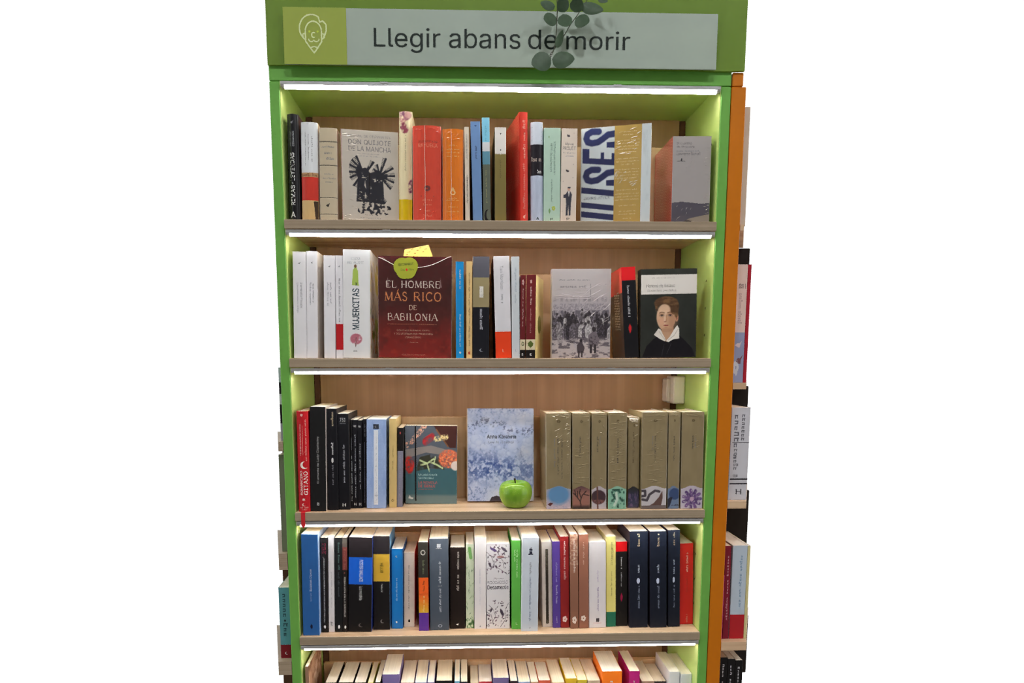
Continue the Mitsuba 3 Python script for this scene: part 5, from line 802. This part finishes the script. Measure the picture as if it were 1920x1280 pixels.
# the apple shaped paper tag
tg = thing('paper_tag', 'yellow green apple shaped tag reading Recomanat on the dark red cover', 'tag')
g = unary_union([Point(-.0085, .0015).buffer(.0195), Point(.0085, .0025).buffer(.0195), Point(-.004, -.008).buffer(.0185), Point(.005, -.0075).buffer(.0185)]).buffer(.003).buffer(-.003)
pl = prism_xz(g, -.0004, 0); pl.apply_translation([-.2213, .0089, 1.6512]); m = MB(); m.raw(pl.vertices, pl.faces, C(164, 172, 54)); put('apple_front', m.shape('paper'), tg)
ca, sa = math.cos(.20), math.sin(.20)
m = MB(); tab = [(-.228, 1.676), (-.2255, 1.6935), (-.1695, 1.7045), (-.160, 1.678)]; pl = prism_xz(Polygon(tab), .0292, .0296); m.raw(pl.vertices, pl.faces, C(180, 152, 80)); put('tab', m.shape('paper'), tg, 'mustard yellow strip standing up behind the cover')
m = MB(); v, f = text2d('RECOMANAT', True); m.raw(np.stack([-.2385+.035*v[:, 0], np.full(len(v), .0083), 1.6535+.0058*v[:, 1]+.0025*v[:, 0]], 1), f, C(60, 70, 24))
for wd, x0, x1 in (('Casa', -.2335, -.2235), ('Llibre', -.2150, -.2030)): v, f = text2d(wd); m.raw(np.stack([x0+(x1-x0)*v[:, 0], np.full(len(v), .0083), 1.6435+.0042*v[:, 1]], 1), f, C(60, 90, 40))
gg = shapely.affinity.translate(shapely.affinity.scale(MARK['disc'], .0026, .0028, origin=(0, 0)), -.2193, 1.6454); m.poly(gg, .0083, C(206, 40, 40))
for k in range(9): xx = -.222+.0062*k; m.quad((xx, .0289, 1.686+.0011*k+.005*((k*7) % 3-1)), (xx+.0045, .0289, 1.6868+.0011*k+.005*((k*7) % 3-1)), (xx+.0045, .0289, 1.6884+.0011*k+.005*((k*7) % 3-1)), (xx, .0289, 1.6876+.0011*k+.005*((k*7) % 3-1)), C(110, 84, 40))
put('lettering', m.shape('paper'), tg)
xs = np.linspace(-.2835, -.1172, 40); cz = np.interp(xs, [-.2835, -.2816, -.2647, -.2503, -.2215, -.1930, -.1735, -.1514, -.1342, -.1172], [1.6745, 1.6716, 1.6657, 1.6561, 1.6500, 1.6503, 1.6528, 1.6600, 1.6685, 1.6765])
cz = np.convolve(np.pad(cz, 2, 'edge'), np.ones(5)/5, 'valid'); v, f = tubes(np.stack([xs, np.full(40, .0099), cz], 1), .00075, 6); m = MB(); m.raw(v, f, C(226, 222, 220)); put('highlight_line', m.shape('paper', smooth=True), tg, 'thin white line modelled for a highlight on the plastic wrap')  # white tube standing in for a highlight along the wrap
# white box on the side wall of the third bay
jb = thing('junction_box', 'small white plastic box on the right wall above the gold books', 'box')
put('body', mikit.ply(chbox(.4585, .4896, .172, .2395, 1.3264, 1.3985, .003), 'white_plastic'), jb)
put('rear_box', mikit.ply(chbox(.4475, .4584, .196, .2395, 1.330, 1.392, .003), 'white_plastic'), jb)
# marbled block at the far left of the lowest row
book('boxed_book', 'brown marbled slipcase at the far left of the lowest visible row', -.4838, .008, LV[4], .0085, .2765, .150, [(1, (150, 116, 96))], side=(156, 118, 92), tone=.4, group='books in the lowest visible row', yaw=0,
     side_art=lambda U, V, W, H: lay(lay(flat(U, (176, 136, 108)), np.clip((F(U, V, 5, 9, 2, 5)-.48)*7, 0, 1), (120, 80, 58)), np.clip((F(U, V, 9, 16, 6)-.58)*9, 0, 1), (206, 174, 148)))
# eucalyptus sprig hanging over the sign
eu = thing('eucalyptus_sprig', 'dark green sprig of round leaves hanging over the sign', 'plant')
YE = -.056
for pts, r in (([(0.1107, YE-0.004, 2.2416), (0.1113, YE-0.004, 2.1946), (0.1124, YE-0.003, 2.1735), (0.1109, YE-0.001, 2.1344), (0.1087, YE+0.000, 2.1057), (0.0990, YE+0.002, 2.0810)], .0011), ([(0.1966, YE+0.000, 2.2429), (0.1760, YE-0.002, 2.1955), (0.1571, YE-0.003, 2.1668), (0.1387, YE-0.002, 2.1422), (0.1276, YE-0.001, 2.1240), (0.1087, YE+0.000, 2.0993), (0.0974, YE+0.001, 2.0842)], .0009)):
    P = np.array(pts); q = np.linspace(0, 1, 30); P = CubicSpline(np.linspace(0, 1, len(P)), P)(q); v, f = tubes(P, r, 6); m = MB(); m.raw(v, f, C(70, 76, 60)); put('stem', m.shape('plain', smooth=True), eu)
def leaf(x, z, L, Wd, ang, dip, dy=0, turn=0.0):
    """a round cupped leaf: ang turns it in the plane of the sign, dip tips it forward, turn swings it about its own length"""
    nu, nv_ = 15, 11; pts = []
    for s in np.linspace(0, 1, nu):
        hw = Wd/2*math.sin(math.pi*min(1, s**.8))**.62 if 0 < s < 1 else 0.0006
        for t in np.linspace(-1, 1, nv_): pts.append((t*hw, .10*L*(t*t*.5)*(hw/(Wd/2))-.16*L*s*s, s*L))
    v = np.array(pts); v = np.vstack([v, v+[0, .0005, 0]]); k = nu*nv_
    f = []
    for i in range(nu-1):
        for j in range(nv_-1):
            a = i*nv_+j; f += [(a, a+1, a+nv_+1), (a, a+nv_+1, a+nv_), (k+a, k+a+nv_+1, k+a+1), (k+a, k+a+nv_, k+a+nv_+1)]
    e = [i*nv_ for i in range(nu)]+[(nu-1)*nv_+j for j in range(1, nv_)]+[i*nv_+nv_-1 for i in range(nu-2, -1, -1)]+list(range(nv_-2, 0, -1))
    for a, b in zip(e, e[1:]+e[:1]): f += [(a, b, k+b), (a, k+b, k+a)]
    c, s = math.cos(turn), math.sin(turn); v = v@np.array([[c, -s, 0], [s, c, 0], [0, 0, 1]]).T
    c, s = math.cos(dip), math.sin(dip); v = v@np.array([[1, 0, 0], [0, c, -s], [0, s, c]]).T
    c, s = math.cos(ang), math.sin(ang); v = v@np.array([[c, 0, s], [0, 1, 0], [-s, 0, c]]).T
    put('leaf', mikit.ply((v+[x, YE+dy, z], np.array(f)), 'leaf_green', smooth=40), eu)
R = math.radians
for cx_, cz_, L_, W_l, an_, dp_ in ((0.0895, 2.1797, 0.0363, 0.0200, R(-95), 0.35), (0.1227, 2.1834, 0.0291, 0.0270, R(-20), 0.45), (0.1534, 2.1828, 0.0270, 0.0291, R(15), 0.45), (0.1855, 2.1751, 0.0508, 0.0254, R(112), 0.20), (0.2084, 2.1944, 0.0242, 0.0145, R(125), 0.20), (0.0947, 2.1515, 0.0351, 0.0290, R(-115), 0.40), (0.1289, 2.1490, 0.0350, 0.0310, R(165), 0.30), (0.1660, 2.1490, 0.0340, 0.0310, R(125), 0.40), (0.1180, 2.1154, 0.0339, 0.0157, R(18), 0.10), (0.0785, 2.0700, 0.0460, 0.0400, R(-112), 0.05), (0.1264, 2.0723, 0.0484, 0.0351, R(100), 0.25)): leaf(cx_-.5*L_*math.sin(an_), cz_-.5*L_*math.cos(an_), L_/(.55+.45*math.cos(dp_)), W_l, an_, dp_, -.002)
wp = np.linspace(0, 1, 40); v, f = tubes(np.stack([.101+.0022*np.cos(wp*25), YE+.0016+.0022*np.sin(wp*25), 2.0773+.016*wp], 1), .0006, 5); m = MB(); m.raw(v, f, C(206, 206, 206)); put('wire_tie', m.shape('plain', smooth=True), eu, 'silver wire tie')
# ------------------------------------------------------------------ the orange bookcase beside it, as far as the photograph shows it
ob = thing('bookcase', 'orange framed bookcase at the right edge, beside the green one', 'bookcase')
X0, X1 = .5150, .5478
put('side_panel', mikit.ply(chbox(X0, X1, 0, .26, 0, RAIL-.001), 'orange_lacquer'), ob)
put('top_rail', mikit.ply(chbox(X0+.001, .5405, 0, .26, RAIL, 2.0770), 'orange_lacquer'), ob)
for z0, z1, xr in ((1.756, RAIL-.002, .653), (1.386, 1.734, .672), (1.101, 1.370, .686), (.746, 1.082, .702), (.55, .721, .717)):
    put('back_panel', mikit.ply(chbox(X1+.0003, xr, .242, .25, z0, z1), 'black_gap'), ob)
for z0, z1, xr in ((1.7354, 1.7486, .557), (1.3710, 1.3856, .5800), (1.0826, 1.1000, .5938), (.7221, .7447, .6110)):
    put('shelf', mikit.ply(trimesh.creation.extrude_polygon(Polygon([(X1+.0003, 0), (xr, 0), (xr+(xr+.0887)*.1479, .241), (X1+.0003, .241)]), z1-z0, engine='earcut').apply_translation([0, 0, z0]), 'shelf_wood'), ob)
NB = 'books of the orange bookcase'
def nb(label, x, w, z, h, zones, yaw=0, lean=0, y=.02, **k): return book('paperback_book', label, x, y, z, w, h, k.pop('d', .15), zones if isinstance(zones, list) else [(1, zones)], yaw=yaw, lean=lean, group=NB, **k)
nb('beige book on the top shelf of the orange bookcase', .5486, .0190, 1.7486, .262, (206, 190, 172), side=(190, 176, 160))
nb('pinkish white book with a blue picture on its lower half, orange bookcase', .5500, .0290, 1.3856, .276, [(.43, (150, 158, 190)), (1, (226, 200, 190))], side=(200, 180, 176), texts=[('#7', 'h', .3, .9, .80, .86, (120, 96, 96)), ('#14', 'd', .35, .7, .5, .76, (190, 160, 156)), ('@bird', 'h', .2, .8, .30, .36, (216, 200, 206)), ('@flower', 'h', .15, .6, .06, .2, (206, 210, 220)), ('@bird', 'h', .3, .9, .16, .24, (120, 84, 90))])
nb('narrow red book beside the pinkish white one, orange bookcase', .5793, .0082, 1.3856, .276, (170, 30, 48), side=(150, 26, 40))
nb('white paperback with large grey lettering, orange bookcase', .5560, .0455, 1.1000, .226, (206, 208, 216), side=(190, 190, 196), left=(60, 110, 130), texts=[('#8', 'd', .18, .44, .44, .93, (110, 112, 122), 1), ('#7', 'd', .56, .8, .64, .93, (110, 112, 122)), ('#8', 'd', .2, .46, .24, .56, (130, 132, 140)), ('@bar', 'h', .1, 1, .62, .632, gy), ('@bar', 'h', .05, 1, .22, .235, (50, 50, 56)), ('@bar', 'h', .05, 1, .17, .185, (50, 50, 56)), ('H', 'h', .4, .7, .06, .12, (60, 62, 70))])
nb('teal booklet partly behind the white paperback, orange bookcase', .5496, .0058, 1.1000, .085, (44, 110, 130), y=.018, side=(44, 100, 120))
nb('magenta book leaning on the dark red one, orange bookcase', .5483, .0068, .7447, .165, (206, 76, 140), side=(180, 60, 120), y=.016, texts=[('#14', 'u', .3, .7, .2, .9, (236, 170, 200))])
nb('dark red book leaning left, orange bookcase', .5580, .0150, .7447, .2392, (130, 30, 50), side=(110, 26, 40), lean=-.7, texts=[('#22', 'u', .36, .66, .2, .9, (206, 160, 166))])
nb('pale blue book with a red foot, orange bookcase', .5745, .0365, .7447, .2400, [(.26, (182, 36, 44)), (1, (190, 206, 220))], side=(180, 190, 200), texts=[('#20', 'u', .5, .68, .34, .9, (120, 150, 180))])
nb('narrow cream book at the right edge, orange bookcase', .6115, .0070, .7447, .2390, (214, 206, 150))
for i, (x, w, lb) in enumerate(((.5540, .0200, 'left'), (.5745, .0190, 'middle'), (.5940, .0190, 'right'))): nb(f'{lb} one of three black books at the bottom right of the photograph', x, w, .455, .240-.004*i, (28, 28, 32), side=(30, 30, 34), texts=[('#10', 'd', .36, .6, .55, .93, (200, 200, 206))])
put('shelf', mikit.ply(trimesh.creation.extrude_polygon(Polygon([(X1+.0003, 0), (.62, 0), (.724, .241), (X1+.0003, .241)]), .02, engine='earcut').apply_translation([0, 0, .435]), 'shelf_wood'), ob)
# ------------------------------------------------------------------ what shows of the bookcase on the left
lb_ = thing('bookcase', 'dim edge of the next bookcase, at the left side of the green one', 'bookcase')
for z0, z1, xl, kind in ((1.2278, 1.2503, -.5250, 'edge_laminate'), (.9409, .9807, -.5345, 'edge_laminate'), (.6754, .7101, -.5455, 'edge_laminate')):
    put('shelf', mikit.ply(trimesh.creation.extrude_polygon(Polygon([(-.5140, 0), (-.5140, .24), (xl+(xl+.0887)*.1479, .24), (xl, 0)][::-1]), z1-z0, engine='earcut').apply_translation([0, 0, z0]), kind), lb_)
for z0, z1, xl in ((1.2500, 1.42, -.5720), (.9790, 1.2265, -.5800), (.7070, .9380, -.5920), (.5, .6715, -.6010)): put('back_panel', mikit.ply(chbox(xl, -.5140, .242, .25, z0, z1), 'dark_wood'), lb_)
LB = 'books of the left bookcase'
def lbk(label, x, w, z, h, zones, **k): return book('paperback_book', label, x, .02, z, w, h, .15, zones if isinstance(zones, list) else [(1, zones)], group=LB, **k)
lbk('black and white book edge, highest one in the left bookcase', -.5235, .0088, 1.2503, .172, [(.24, (150, 150, 160)), (.5, (40, 44, 40)), (.64, (190, 196, 196)), (.8, (30, 36, 34)), (1, (170, 186, 186))])
lbk('tall grey green book edge in the middle of the left bookcase', -.5310, .0155, .9807, .236, (112, 120, 98))
lbk('teal book with a dark red foot in the left bookcase', -.5440, .0260, .7101, .180, [(.19, (120, 26, 36)), (1, (84, 148, 156))], texts=[('#9', 'd', .35, .75, .30, .92, (40, 76, 84)), ('@disc', 'h', .4, .6, .52, .55, (30, 50, 56)), ('@moon', 'h', .4, .66, .05, .09, (200, 190, 190))])
